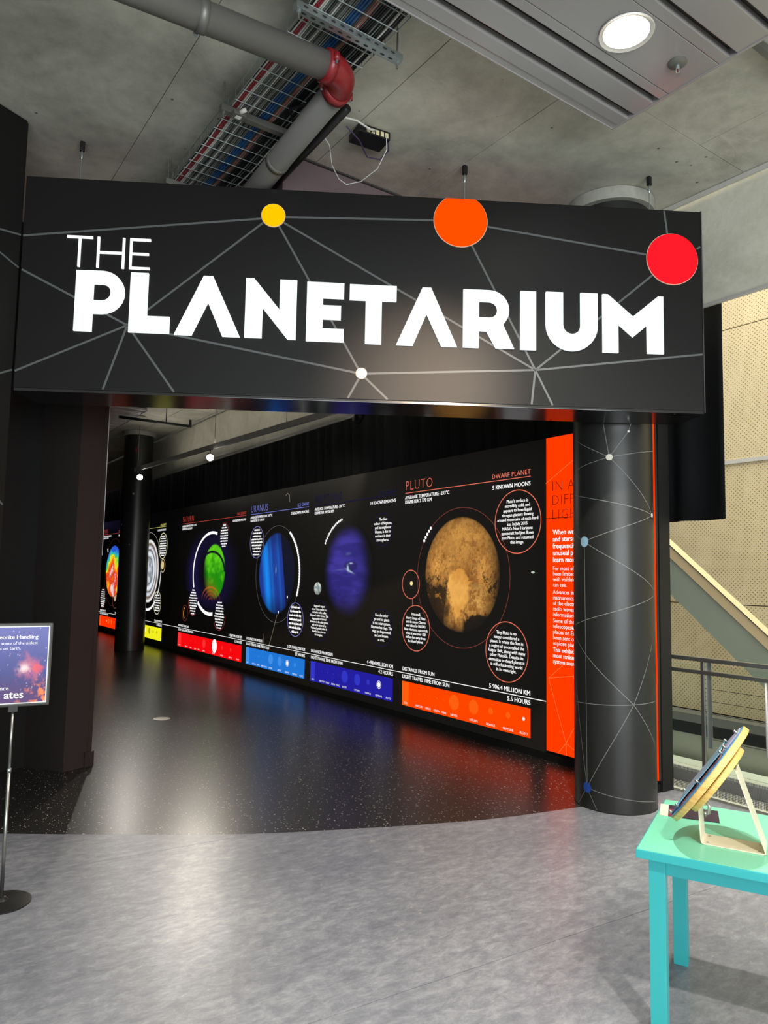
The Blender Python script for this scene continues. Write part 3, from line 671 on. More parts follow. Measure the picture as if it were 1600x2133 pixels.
bubble(ur, X, 8.765, 0.890, 0.224, '#8a8ad8', None, 7, 0.055, 22)
arc_strip('printed_ring_line', [(X(9.05), 1.981), (X(9.18), 1.46), (X(9.31), 0.926), (X(9.45), 0.63), (X(9.58), 0.40)], 0.007, emc('#b8a890', 0.6), ur)
arc_strip('printed_ring_line', [(X(9.74), 0.63), (X(9.69), 0.395)], 0.006, emc('#b8a890', 0.5), ur)
arc_strip('printed_ring_line', [(X(9.15), 2.60), (X(9.09), 2.63), (X(9.04), 2.60), (X(9.02), 2.50)], 0.007, emc('#c8bca8', 0.6), ur)
for Y, z in ((9.01, 1.185), (9.27, 0.962)): outline('moon_picture', [circ(X(Y), z, 0.014, 12, 0.02)], M_ptxt, ur, 0.0045)
moons(ur, X, orb_pts(9.365, 1.50, 0.685, 56, -24, 27), 0.022)

# --- Saturn
sa, X = panel('saturn_panel', 13.72, 10.395, 'black light box with the glowing green planet Saturn and a red strip', 'SATURN', 'GAS GIANT', '#c8463c',
    'AVERAGE TEMPERATURE -139°C\nDIAMETER 120 536 KM', '62 KNOWN MOONS', ('1 426.7 MILLION KM', '1.3 HOURS'), 13.34, 10.475, '#f60a10', '#ff3030', 6, 0.05)
outline('planet_mark', [circ(X(11.555), 0.29, 0.105, 36, 0.112)], M_ptxt, sa, 0.005)
def saturn(u, v):
    r = np.hypot(u*1.0, v); c = np.zeros(u.shape+(3,))
    ha = np.exp(-((np.hypot((u+0.02)*1.02, v-0.02)-0.62)/0.24)**2)*0.26
    c += np.array(lin('#2a1f6a'))*(ha*(0.55+1.1*ss(-0.3, -0.9, u))*ss(-0.98, -0.55, v))[..., None]
    pu, pv = (u-0.12)/0.39, (v-0.02)/0.56; pr = np.hypot(pu, pv)
    f = fbm(u, v, 9, 121, 4)
    g = mixc(lin('#178a08'), lin('#5fd018'), ss(0.3, 0.75, f*0.6+0.4*ss(-0.6, 0.9, pv)))
    g = mixc(g, np.array(lin('#7a5a18')), ss(-0.05, -0.75, pv)*ss(0.6, -0.7, pu)*0.8+ss(-0.45, -0.95, pv)*0.5*ss(0.8, 0.0, pu))
    k = ss(1.0, 0.93, pr)*ss(-0.98, -0.35, pu+0.25*pv+0.08)*ss(-1.0, -0.55, pv+0.15*pu+0.1)
    rb = np.abs(np.hypot((u-0.03)/0.46, (v+0.02)/0.44)-1.0); arc = ss(0.075, 0.04, rb)*(v > 0.02)*ss(-0.45, -0.2, u+0.1)
    k = k*(1-arc)
    c = c*(1-k[..., None])+g*k[..., None]
    for j, (rr, s) in enumerate(((0.36, 0.65), (0.26, 0.28), (0.18, 0.3), (0.08, 0.55))):
        q = np.abs(np.hypot((u-0.03)/1.15, (v+0.58))-rr*0.8); a = ss(0.022, 0.004, q)*ss(-0.60, -0.40, v)*s*ss(0.42, 0.1, np.abs(u-0.03))
        c = c*(1-a[..., None])+np.array(lin('#d8621a'))*a[..., None]
    return c*ss(1.0, 0.62, np.hypot(u*0.8, v*0.98))[..., None]
picture('planet_picture', X(11.85), 1.50, 1.24, 0.84, 150, saturn, M_pic, sa, 0.0032)
orb = lambda a: (X(11.84)+0.83*math.cos(math.radians(a)), 1.49+0.69*math.sin(math.radians(a)))
arc_strip('moon_chain', [orb(a) for a in range(74, 203, 4)], 0.048, M_ptxt, sa, 0.004)
arc_strip('moon_chain', [orb(a) for a in range(228, 282, 4)], 0.060, M_ptxt, sa, 0.004)
bubble(sa, X, 11.32, 2.11, 0.208, '#a03c38', None, 9, 0.044, 31)
bubble(sa, X, 12.62, 0.975, 0.242, '#a03c38', None, 10, 0.046, 32)
bubble(sa, X, 11.40, 0.805, 0.248, '#a03c38', None, 10, 0.046, 33)
ring('caption_ring', X(13.02), 0.755, 0.142, 0.008, emc('#8a3a2a', 0.7), sa)
arc_strip('moon_picture', [(X(13.02)+0.075*math.cos(math.radians(a)), 0.755+0.10*math.sin(math.radians(a))) for a in range(110, 255, 12)], 0.022, emc('#f0a040', 0.9), sa)

# --- Jupiter
ju, X = panel('jupiter_panel', 16.80, 13.72, 'black light box with grey ringed Jupiter and a yellow strip behind the far column', 'JUPITER', 'GAS GIANT', '#e8e070',
    'AVERAGE TEMPERATURE -110°C\nDIAMETER 142 984 KM', '67 KNOWN MOONS', ('778.6 MILLION KM', '43 MINUTES'), 16.25, 14.29, '#f2ee20', '#b8a820', 5, 0.05, False)
def jupiter(u, v):
    r = np.hypot(u, v); f = fbm(u, v, 6, 141, 5); q = r+0.04*(f-0.5)
    c = mixc(lin('#8a8f94'), lin('#c8d0d8'), ss(0.3, 0.7, f))
    for rr, wd, cl in ((0.94, 0.05, '#f4f4f0'), (0.84, 0.06, '#6a4a34'), (0.74, 0.05, '#d8dce4'), (0.66, 0.03, '#5a4a44'), (0.55, 0.06, '#e8eef4'), (0.42, 0.03, '#6c707a')):
        c = mixc(c, np.array(lin(cl)), np.exp(-((q-rr)/wd)**2))
    return c*ss(1.0, 0.97, r)[..., None]
picture('planet_picture', X(15.29), 1.51, 0.66, 0.66, 80, jupiter, M_pic, ju)
orbit(ju, X, 15.29, 1.51, 0.80, '#d8d8d0', 0.7)
arc_strip('moon_chain', [(X(15.29)+0.80*math.cos(math.radians(a)), 1.51+0.80*math.sin(math.radians(a))) for a in range(-40, 2, 4)], 0.03, M_ptxt, ju, 0.004)
arc_strip('moon_chain', [(X(15.29)+0.80*math.cos(math.radians(a)), 1.51+0.80*math.sin(math.radians(a))) for a in range(-95, -50, 4)], 0.05, M_ptxt, ju, 0.004)
bubble(ju, X, 14.43, 2.015, 0.255, '#e8e4b0', None, 9, 0.048, 41, wd=0.016)
bubble(ju, X, 14.63, 0.875, 0.225, '#e8e4b0', None, 7, 0.05, 42, wd=0.014)
ring('caption_ring', X(14.38), 1.618, 0.13, 0.012, emc('#e8d8a8', 0.9), ju); outline('moon_picture', [circ(X(14.40), 1.63, 0.085, 24)], emc('#e8cf98', 0.9), ju, 0.003)

# --- Mars
ma, X = panel('mars_panel', 19.25, 16.80, 'black light box with rainbow coloured Mars and a red orange strip beyond the far column', 'MARS', 'ROCKY PLANET', '#b04038',
    'AVERAGE TEMPERATURE -63°C\nDIAMETER 6 779 KM', '2 KNOWN MOONS', ('227.9 MILLION KM', '13 MINUTES'), 19.10, 17.25, '#ff3200', '#ff5a20', 4, 0.02, False)
def mars(u, v):
    r = np.hypot(u, v); f = fbm(u, v, 2.6, 161, 6, 0.6); h = 0.62-0.42*v+0.9*(f-0.5)-0.55*np.exp(-((u+0.25)**2/0.09+(v-0.1)**2/0.35))*0+0.30*ss(0.7, -0.2, np.hypot(u+0.15, v+0.05))-0.28*ss(0.55, 0.95, v+0.3*u*u)-0.15*ss(0.6, 1, r)
    stops = [(0.0, '#2a58d0'), (0.22, '#28b8c8'), (0.36, '#3ac040'), (0.50, '#f0e828'), (0.66, '#f87818'), (0.82, '#d81818'), (1.0, '#f0e0d8')]
    c = np.zeros(u.shape+(3,)); hh = np.clip(h, 0, 1)
    for k in range(3): c[..., k] = np.interp(hh, [s[0] for s in stops], [lin(s[1])[k] for s in stops])
    return c*ss(1.0, 0.96, r)[..., None]*1.0
picture('planet_picture', X(18.02), 1.49, 0.70, 0.62, 90, mars, M_pic, ma)
orbit(ma, X, 18.02, 1.47, 0.80, '#7a3c30', 0.4)
bubble(ma, X, 18.88, 0.825, 0.25, '#703830', None, 9, 0.05, 51)
ring('caption_ring', X(17.75), 0.86, 0.24, 0.010, emc('#a06038', 0.6), ma); outline('moon_picture', [circ(X(17.78), 0.93, 0.12, 20, 0.15)], emc('#c8b090', 0.9), ma, 0.003)
moons(ma, X, [(18.62, 1.98), (18.64, 2.02)], 0.03)

# --- orange introduction panel
it = empty('introduction_panel', (4.680, 4.286, 0), -math.pi/2); tag(it, 'tall orange red light box with dark title IN A DIFFERENT LIGHT behind the column', 'exhibit panel')
X = lambda Y: 4.286-Y
box('board', 0.0, 1.065, 0.0, 0.02, 0.078, 2.708, M_panel, it)
rect('lit_face', 0.0, 1.062, 0.078, 2.708, emc('#ff3a00', 1.05), it, 0.002)
M_dkt = pm('dark_print', '#2a0c06', 0.6, 0, 0.2, emit='#5a1000', es=0.6)
for k_, t_ in enumerate(('IN A', 'DIFFERENT', 'LIGHT')): text('title', t_, X(4.225), 2.243-k_*0.121, 0.125, M_dkt, it, 'LEFT', 0.004, -0.003, 0.95, 1.1)
rect('title_rule', 0.0, 1.06, 2.010, 2.015, M_dkt, it, 0.004)
rows = [(1.872, 0.062, ['When we', 'and stars', 'frequenci', 'unusual p', 'learn mo'], 0.0578, 0.0016), (1.573, 0.050, ['For most of', 'been limited', 'with visible', 'can see.'], 0.0458, 0.0003), (1.375, 0.050, ['Advances in', 'instruments', 'of the electr', 'radio waves', 'information'], 0.0465, 0.0003), (1.138, 0.050, ['Some of the', 'telescopes', 'places on Ea', 'been sent ou', 'explore plan'], 0.0465, 0.0003), (0.898, 0.050, ['This exhibiti', 'most striking', 'system seen'], 0.0480, 0.0012)]
for z, s, L, dz, th in rows:
    for i, t in enumerate(L):
        o = text('paragraph_line', t, X(4.212), z-i*dz, s, M_ptxt, it, 'LEFT', 0.004, th, 0.93)
        if t != 'can see.':
            xe = max(v.co.x for v in o.data.vertices)+0.004
            greek('paragraph_line', xe, z-i*dz+s*0.27, 0, 1, s*0.85, M_ptxt, it, 0.004, 'L', 60+i+int(z*100), max(0.05, 0.88-xe))
for a, b in (((4.29, 2.315), (4.0, 2.477)), ((4.0, 2.477), (3.4, 2.60)), ((4.262, 0.673), (4.0, 0.719)), ((4.262, 0.673), (4.075, 0.175)), ((4.262, 0.673), (4.10, 0.80)), ((4.075, 0.175), (4.16, 0.081)), ((4.075, 0.175), (4.0, 0.30)), ((4.075, 0.175), (4.07, 0.081)), ((4.075, 0.175), (3.9, 0.10)), ((4.0, 0.719), (3.4, 0.9)), ((4.0, 0.30), (3.4, 0.7)), ((4.0, 0.719), (3.6, 0.2))):
    arc_strip('printed_line', [(X(a[0]), a[1]), (X(b[0]), b[1])], 0.004, emc('#ff7a40', 1.0), it, 0.004)
# ------------------------------------------------------------------ metal ceiling raft with downlights
RZ = 4.02
def raft(name, x0, x1, rows, y_far, label, gap=0.028):
    """planks run along x; rows: (y_hi, y_lo, drop)"""
    ylo = rows[-1][1]; r = empty(name, ((x0+x1)/2, (y_far+ylo)/2, RZ)); tag(r, label, 'ceiling panel'); L = -Vector(r.location)
    def put(o): o.parent = r; o.matrix_parent_inverse = Matrix.Translation(L); return o
    put(box('backing', x0+0.02, x1-0.02, ylo, y_far-0.02, RZ+0.045, RZ+0.075, M_slot))
    for hi, lo, dz in rows: put(box('plank', x0+0.012, x1-0.012, lo, hi, RZ-dz, RZ+0.040, M_raft, None, 0.003))
    put(box('edge_angle', x1-0.012, x1, ylo, y_far, RZ-0.006, RZ+0.075, M_raft, None, 0.002))
    put(box('edge_angle', x0, x0+0.012, ylo, y_far, RZ-0.006, RZ+0.075, M_raft, None, 0.002))
    put(box('edge_angle', x0, x1, y_far-0.006, y_far, RZ-0.006, RZ+0.075, M_raft, None, 0.002))
    for hx in (x0+0.4, x1-0.15): put(tube('hanger_rod', [(hx, y_far-0.25, RZ+0.07), (hx, y_far-0.25, Zc)], 0.005, M_galvd, None, 6))
    return r
rows = [(2.458, 2.424, 0.0), (2.421, 2.352, 0.004), (2.312, 2.196, 0.0), (2.156, 2.106, 0.0), (2.103, 1.830, 0.0), (1.827, 1.772, 0.0), (1.734, 1.578, 0.0), (1.540, 1.30, 0.0)]
y = 1.26
while y > -1.6: rows.append((y, y-0.28, 0.0)); y -= 0.32
raft('ceiling_raft', -1.2, 3.228, rows, 2.464, 'grey metal plank ceiling raft with a lit downlight below the concrete ceiling')
M_lens = em('lamp_glass', (1.0, 0.90, 0.72), 22.0)
def downlight(x, y, z, label, lit=True):
    dl = empty('downlight', (x, y, z)); tag(dl, label, 'downlight', 'downlights in the metal rafts')
    lathe('trim_ring', [(0.102, -0.001), (0.120, -0.001), (0.125, -0.006), (0.122, -0.010), (0.105, -0.004)], M_trimw, dl, (0, 0, 0), 48)
    lathe('lens', [(0.103, -0.004), (0.06, -0.006), (0.002, -0.007)], M_lens if lit else pm('unlit_lens', '#b8b2a8', 0.4), dl, (0, 0, 0), 40)
    return dl
downlight(2.676, 1.96, RZ-0.001, 'round glowing downlight in the grey metal raft beside the sprinkler head')
for (x, y) in DOWN[1:]: downlight(x, y, RZ-0.001, 'round glowing downlight further back in the grey metal raft')
def sprinkler(x, y, z, label):
    s = empty('fire_sprinkler', (x, y, z)); tag(s, label, 'sprinkler', 'sprinkler heads in the metal rafts')
    lathe('escutcheon', [(0.045, 0.0), (0.045, -0.005), (0.034, -0.012), (0.018, -0.016)], M_galvd, s, (0, 0, 0), 28)
    lathe('nozzle', [(0.011, -0.012), (0.011, -0.030), (0.006, -0.034)], M_galv, s, (0, 0, 0), 12)
    for k in (-1, 1): tube('frame_arm', [(k*0.009, 0, -0.03), (k*0.013, 0, -0.045), (k*0.009, 0, -0.062)], 0.0025, M_galv, s, 6)
    tube('bulb', [(0, 0, -0.032), (0, 0, -0.06)], 0.003, pm('sprinkler_bulb', '#7a1c18', 0.2), s, 6)
    lathe('deflector', [(0.004, -0.060), (0.017, -0.062), (0.017, -0.064)], M_galv, s, (0, 0, 0), 16)
sprinkler(3.045, 1.94, RZ-0.001, 'small sprinkler head in the grey metal raft beside the lit downlight')
dp = box('conduit', 3.245, 3.80, 1.735, 1.765, Zc-0.045, Zc-0.002, M_galvd); tag(dp, 'grey metal conduit on the concrete ceiling beyond the raft edge', 'conduit')

# ------------------------------------------------------------------ cable tray, cables, struts
TZ = 4.069
ct = empty('cable_tray', (1.6475, 4.0, TZ)); tag(ct, 'steel wire mesh cable tray full of cables below the concrete ceiling', 'cable tray')
X0, X1, Y0, Y1 = -0.2105, 0.2105, -1.52, 2.6
def wire(name, pts, r=0.0028): return tube(name, pts, r, M_galv, ct, 5)
lw = None
for i in range(6):
    x = X0+(X1-X0)*i/5
    if lw is None: lw = wire('long_wire', [(0, Y0, 0), (0, Y1, 0)]); lw.location = (x, 0, 0)
    else: o = lw.copy(); COL.objects.link(o); o.location = (x, 0, 0)
for x in (X0, X1):
    o = lw.copy(); COL.objects.link(o); o.location = (x, 0, 0.055)
cw = None; y = Y0+0.05
while y < Y1:
    if cw is None: cw = wire('cross_wire', [(X0, 0, 0.058), (X0, 0, -0.004), (X1, 0, -0.004), (X1, 0, 0.058)]); cw.location = (0, y, 0)
    else: o = cw.copy(); COL.objects.link(o); o.location = (0, y, 0)
    y += 0.102
CC = {'red': ('#8c2630', 0.0065), 'white': ('#c8c8c0', 0.0055), 'grey': ('#6f726c', 0.005), 'blue': ('#1f4a78', 0.0085), 'pink': ('#9c6458', 0.006), 'black': ('#141416', 0.0075), 'dark grey': ('#3a3c3a', 0.0065)}
CM = {k: pm('cable_'+k.replace(' ', '_'), v[0], 0.5) for k, v in CC.items()}
order = ['white', 'red', 'red', 'white', 'white', 'grey', 'grey', 'dark grey', 'grey', 'white', 'grey', 'dark grey', 'grey', 'grey', 'dark grey', 'grey', 'blue', 'blue', 'blue', 'dark grey', 'pink', 'pink', 'dark grey', 'black', 'black', 'black', 'grey', 'black', 'black', 'black', 'white', 'black', 'black']
def run(i, rr, k, xc, zc):
    ph = 0.6*i; pts = []
    for q in range(22):
        yy = 2.50+q*0.19; wob = 0.006*math.sin(q*0.9)+0.0016*math.sin(q*1.7+ph)
        pts.append((xc+wob, yy, zc))
    o = tube('cable', pts, rr, CM[k], None, 6)
    tag(o, {'red': 'dull red', 'pink': 'salmon pink', 'blue': 'thick blue'}.get(k, k)+' cable lying in the wire mesh ceiling tray', 'cable', k+' cables in the tray')
lo = 1.6475-0.195; tot = sum(2*CC[k][1]+0.0022 for k in order); fac = 0.39/tot; x = lo
for i, k in enumerate(order):
    rr = CC[k][1]*fac; run(i, rr, k, x+rr, TZ+0.0040+rr); x += 2*rr+0.0022*fac
x = lo+0.004; sec = [k for k in order if k not in ('red', 'pink')][::-1]; fac2 = 0.37/sum(2*CC[k][1]+0.004 for k in sec)
for i, k in enumerate(sec):
    rr = CC[k][1]*fac2*0.9; run(i+5, rr, k, x+rr, TZ+0.0225+rr); x += 2*rr/0.9+0.004*fac2
def strut(y, x0, x1, label, z=4.043, holes=True):
    s = empty('strut_channel', ((x0+x1)/2, y, z)); tag(s, label, 'channel', 'struts under the cable tray'); w2 = (x1-x0)/2
    box('channel', -w2, w2, -0.021, 0.021, -0.018, 0.018, M_galv if holes else M_galvd, s, 0.003)
    if holes:
        k = -w2+0.045
        while k < w2-0.03:
            outline('slot', [circ(k, 0, 0.013, 14, 0.006)], M_hole, s, M=Matrix.Translation((0, 0, -0.0186)) @ Matrix.Diagonal((1, -1, 1, 1)))
            k += 0.048
        k = -w2+0.045
        while k < w2-0.03:
            outline('slot', [circ(k, 0, 0.013, 14, 0.006)], M_hole, s, 0.0216); k += 0.048
    for sx in (-1, 1):
        tube('threaded_rod', [(sx*(w2-0.02), 0, -0.055), (sx*(w2-0.02), 0, Zc-z)], 0.0045, M_galvd, s, 6)
        lathe('nut', [(0.010, -0.030), (0.010, -0.018)], M_galv, s, (sx*(w2-0.02), 0, 0), 6, False)
strut(2.752, 1.378, 1.965, 'bright slotted galvanised strut across the tray nearest the metal raft')
strut(3.634, 1.385, 1.965, 'dull grey strut across the middle of the cable tray', holes=False)
strut(4.564, 1.385, 1.965, 'dull grey strut across the cable tray just behind the sign', holes=False)
jb = empty('junction_box', (1.475, 3.595, 4.000)); tag(jb, 'small grey plastic junction box hanging on the middle tray strut', 'junction box')
box('body', -0.035, 0.035, -0.03, 0.03, 0, 0.022, M_galvd, jb, 0.004); box('paper_label', -0.016, 0.016, -0.014, 0.014, -0.001, 0.0, pm('paper', '#d8d8d0', 0.6), jb)
tube('gland', [(0.0, -0.03, 0.014), (0.02, -0.06, 0.02)], 0.012, pm('white_plastic', '#d4d2c8', 0.5), jb, 10)

# ------------------------------------------------------------------ sprinkler main: two pipe runs and a red elbow
PZ = 3.94; PR = 0.067
pp = empty('sprinkler_main', (1.70, 2.955, PZ)); tag(pp, 'thick grey sprinkler pipe with a red elbow hung below the cable tray', 'pipe')
tube('pipe_run', [(-4.2, 0.30, 0), (-0.07, -0.071, 0)], PR, M_pipe, pp, 24)
tube('pipe_run', [(0.052, 0.06, 0), (0.21, 2.4, 0)], PR, M_pipe, pp, 24)
el = [(-0.075, -0.072, 0)]+[(-0.06+0.108*math.sin(a), 0.035-0.108*math.cos(a), 0) for a in [math.pi/2*k/8 for k in range(9)]]+[(0.050, 0.065, 0)]
eb = tube('elbow', el, PR+0.003, M_redp, pp, 24); eb['label'] = 'red grooved elbow'
for c_, ax in (((-0.070, -0.072), 'x'), ((0.050, 0.052), 'y')):
    a_, b_ = ((c_[0]-0.022, c_[1], 0), (c_[0]+0.022, c_[1], 0)) if ax == 'x' else ((c_[0], c_[1]-0.022, 0), (c_[0], c_[1]+0.022, 0))
    cp = tube('coupling', [a_, b_], PR+0.011, M_redp, pp, 24)
    for s in (-1, 1):
        q = (c_[0], c_[1]+s*(PR+0.016), 0) if ax == 'x' else (c_[0]+s*(PR+0.016), c_[1], 0)
        tube('bolt_lug', [(q[0], q[1], -0.018), (q[0], q[1], 0.018)], 0.015, M_redp, cp, 10)
        lathe('bolt', [(0.007, -0.030), (0.007, -0.018)], M_galv, cp, (q[0], q[1], 0), 6, False)
cl = tube('hanger_clamp', [(-0.700, -0.0145, 0), (-0.660, -0.018, 0)], PR+0.004, M_galvd, pp, 24)
tube('threaded_rod', [(-0.680, -0.016, PR), (-0.680, -0.016, Zc-PZ)], 0.006, M_galvd, pp, 6)
lathe('nut', [(0.010, -0.02), (0.010, 0.0)], M_galv, pp, (-0.680, 0.060, -0.02), 6, False)
cl2 = tube('hanger_clamp', [(0.1015, 0.79, 0), (0.104, 0.83, 0)], PR+0.004, M_galvd, pp, 24)
tube('threaded_rod', [(0.103, 0.81, PR), (0.103, 0.81, Zc-PZ)], 0.006, M_galvd, pp, 6)
tube('bracket_arm', [(0.135, 0.80, 0.055), (0.20, 0.79, 0.125), (0.29, 0.80, 0.20)], 0.012, M_galvd, pp, 8)
# thin dark pipe and loose black cables beside the big one
tp = tube('thin_black_pipe', [(1.905, 3.15, 3.985), (1.945, 4.30, 3.985)], 0.024, M_dkm, None, 10); tag(tp, 'thin black pipe running beside the thick grey sprinkler pipe', 'pipe')
lc = tube('loose_black_cable', [(1.84, 3.16, 4.055), (1.80, 3.24, 4.04), (1.70, 3.42, 4.043), (1.76, 3.50, 4.045), (1.85, 3.42, 4.05)], 0.008, CM['black'], None, 8); tag(lc, 'loose loop of black cable hanging below the mesh tray', 'cable')

# network box and its leads
nb = empty('network_box', (2.31, 3.545, Zc)); nb.rotation_euler = (0, 0, -0.12); tag(nb, 'small black network box with pale sockets fixed to the concrete ceiling', 'network box')
box('body', -0.105, 0.105, -0.07, 0.075, -0.052, -0.001, M_dkm, nb, 0.004)
for k in range(5): box('socket', -0.055+k*0.031, -0.033+k*0.031, -0.0725, -0.07, -0.044, -0.014, pm('socket_cream', '#d8cfa4', 0.5) if k == 0 else bpy.data.materials['socket_cream'], nb, 0.001)
wc = tube('white_lead', [(2.375, 3.460, Zc-0.03), (2.390, 3.475, 4.090), (2.405, 3.595, 4.030), (2.375, 3.735, 4.000), (2.315, 3.815, 3.995), (2.245, 3.795, 4.000), (2.145, 3.715, 4.020), (2.045, 3.575, 4.040), (1.975, 3.535, 4.060)], 0.0030, pm('white_cable_sheath', '#d8d8d2', 0.5), None, 8)
tag(wc, 'white lead drooping in a loop from the network box', 'cable')
wc2 = tube('pale_lead', [(2.295, 3.463, Zc-0.03), (2.245, 3.445, 4.150), (2.145, 3.435, 4.160), (2.045, 3.415, 4.130), (1.975, 3.435, 4.070)], 0.006, bpy.data.materials['white_cable_sheath'], None, 8); tag(wc2, 'short white lead from the network box to the pipe bracket', 'cable')
wc3 = tube('violet_lead', [(2.415, 3.495, Zc-0.03), (2.450, 3.545, 4.140), (2.435, 3.615, 4.110), (2.345, 3.625, 4.100), (2.225, 3.525, 4.110), (2.095, 3.465, 4.120)], 0.0045, pm('violet_cable_sheath', '#3c2c50', 0.5), None, 8); tag(wc3, 'violet lead looped round the network box', 'cable')

# ------------------------------------------------------------------ corridor: second raft, spotlights on hanging rails, pipes
raft('ceiling_raft', 1.0, 3.35, [(13.6-k*0.25, 13.4-k*0.25, 0) for k in range(9)], 13.62, 'far metal plank ceiling raft before the far column with an unlit lamp')
downlight(3.62, 12.75, Zc-0.012, 'unlit round ceiling lamp near the far column', False)
def rail(x0, y0, x1, y1, z, label, rods):
    L = math.hypot(x1-x0, y1-y0); r = empty('light_rail', (x0, y0, z), math.atan2(y1-y0, x1-x0)); tag(r, label, 'light rail', 'hanging light rails in the corridor')
    box('track', 0, L, -0.018, 0.018, 0, 0.075, M_trimw, r, 0.003); box('end_cap', L, L+0.006, -0.019, 0.019, -0.001, 0.076, M_trimw, r)
    for t in rods: tube('hanger_rod', [(t*L, 0, 0.07), (t*L, 0, Zc-z-0.004)], 0.006, M_galvd, r, 6)
    return r
rail(4.30, 5.6, 3.83, 13.6, 3.34, 'long pale light rail hanging on rods beside the silver screen', (0.05, 0.32, 0.58, 0.985))
rail(3.30, 16.2, 3.02, 20.5, 3.34, 'far pale light rail hanging beyond the far column', (0.06, 0.6))
area('corridor_ceiling_fill', (4.03, 9.8, 3.43), (4.03, 9.8, 5.0), 16, (1.0, 0.93, 0.84), 0.04, 7.0)  # strip of light added above the rail to brighten the corridor ceiling
M_lamp = em('spot_lamp_glass', (1.0, 0.95, 0.86), 60.0)
def spotlight(x, y, z, aimp, label, lit=True):
    s = empty('track_spotlight', (x, y, z)); tag(s, label, 'spotlight', 'spotlights on the hanging rails')
    tube('stem', [(0, 0, 0), (0, 0, -0.07)], 0.008, M_dkm, s, 8)
    dr = (Vector(aimp)-Vector((x, y, z-0.11))).normalized(); c = Vector((0, 0, -0.11))
    tube('head', [c-dr*0.075, c-dr*0.06, c+dr*0.06], [0.03, 0.052, 0.056], M_dkm, s, 18)
    tube('lamp', [c+dr*0.058, c+dr*0.064], 0.050, M_lamp if lit else M_galv, s, 18)
    return Vector((x, y, z-0.11))+dr*0.075
p1 = spotlight(4.005, 10.35, 3.34, (1.7, 3.6, 0.9), 'lit spotlight midway along the long pale rail')
spot('track_beam', p1, (1.6, 4.2, 0.0), 210, (1.0, 0.90, 0.78), 52, 0.7, 0.04)
p2 = spotlight(3.845, 13.35, 3.34, (1.9, 6.5, 0.0), 'lit spotlight at the end of the long pale rail before the far column')
spot('track_beam', p2, (1.6, 6.0, 0.0), 85, (1.0, 0.93, 0.84), 60, 0.7, 0.04)
p3 = spotlight(4.235, 6.6, 3.34, (4.67, 8.6, 2.2), 'lit spotlight at the near part of the long pale rail behind the sign')
spot('track_beam', p3, (4.66, 8.8, 2.0), 55, (1.0, 0.92, 0.80), 70, 0.9, 0.04)
spotlight(3.29, 16.5, 3.34, (4.6, 18, 1.0), 'unlit spotlight on the far pale rail', False)
def drop_pipe(x0, x1, y, label):
    p = empty('sprinkler_branch', ((x0+x1)/2, y, 3.93)); tag(p, label, 'pipe', 'black sprinkler branches in the corridor'); w2 = (x1-x0)/2
    tube('pipe_run', [(-w2, 0, 0), (w2, 0, 0)], 0.022, M_dkm, p, 10); tube('upturned_end', [(w2, 0, -0.02), (w2, 0, 0.11)], 0.022, M_dkm, p, 10)
    tube('hanger_rod', [(w2*0.3, 0, 0), (w2*0.3, 0, Zc-3.93)], 0.008, M_dkm, p, 6)
drop_pipe(3.0, 4.16, 11.7, 'black sprinkler branch pipe before the far column')
drop_pipe(2.6, 3.75, 17.2, 'black sprinkler branch pipe beyond the far column')
scn = empty('wall_screen', (4.42, 21.58, 2.66)); tag(scn, 'small violet lit screen high on the corridor end wall', 'screen')
box('casing', -0.30, 0.14, -0.04, 0.02, 0.0, 0.40, M_trimw, scn, 0.005); rect('lit_face', -0.28, 0.12, 0.02, 0.38, emc('#8a80e0', 0.8), scn, 0.042)
fp = lathe('floor_plate', [(0.085, 0.0), (0.085, 0.004), (0.06, 0.007), (0.01, 0.008)], pm('brushed_plate', '#b8b2a8', 0.4, 0.6), None, (2.50, 7.50, 0.0), 36); tag(fp, 'round metal cover plate set in the black speckled floor', 'floor plate')

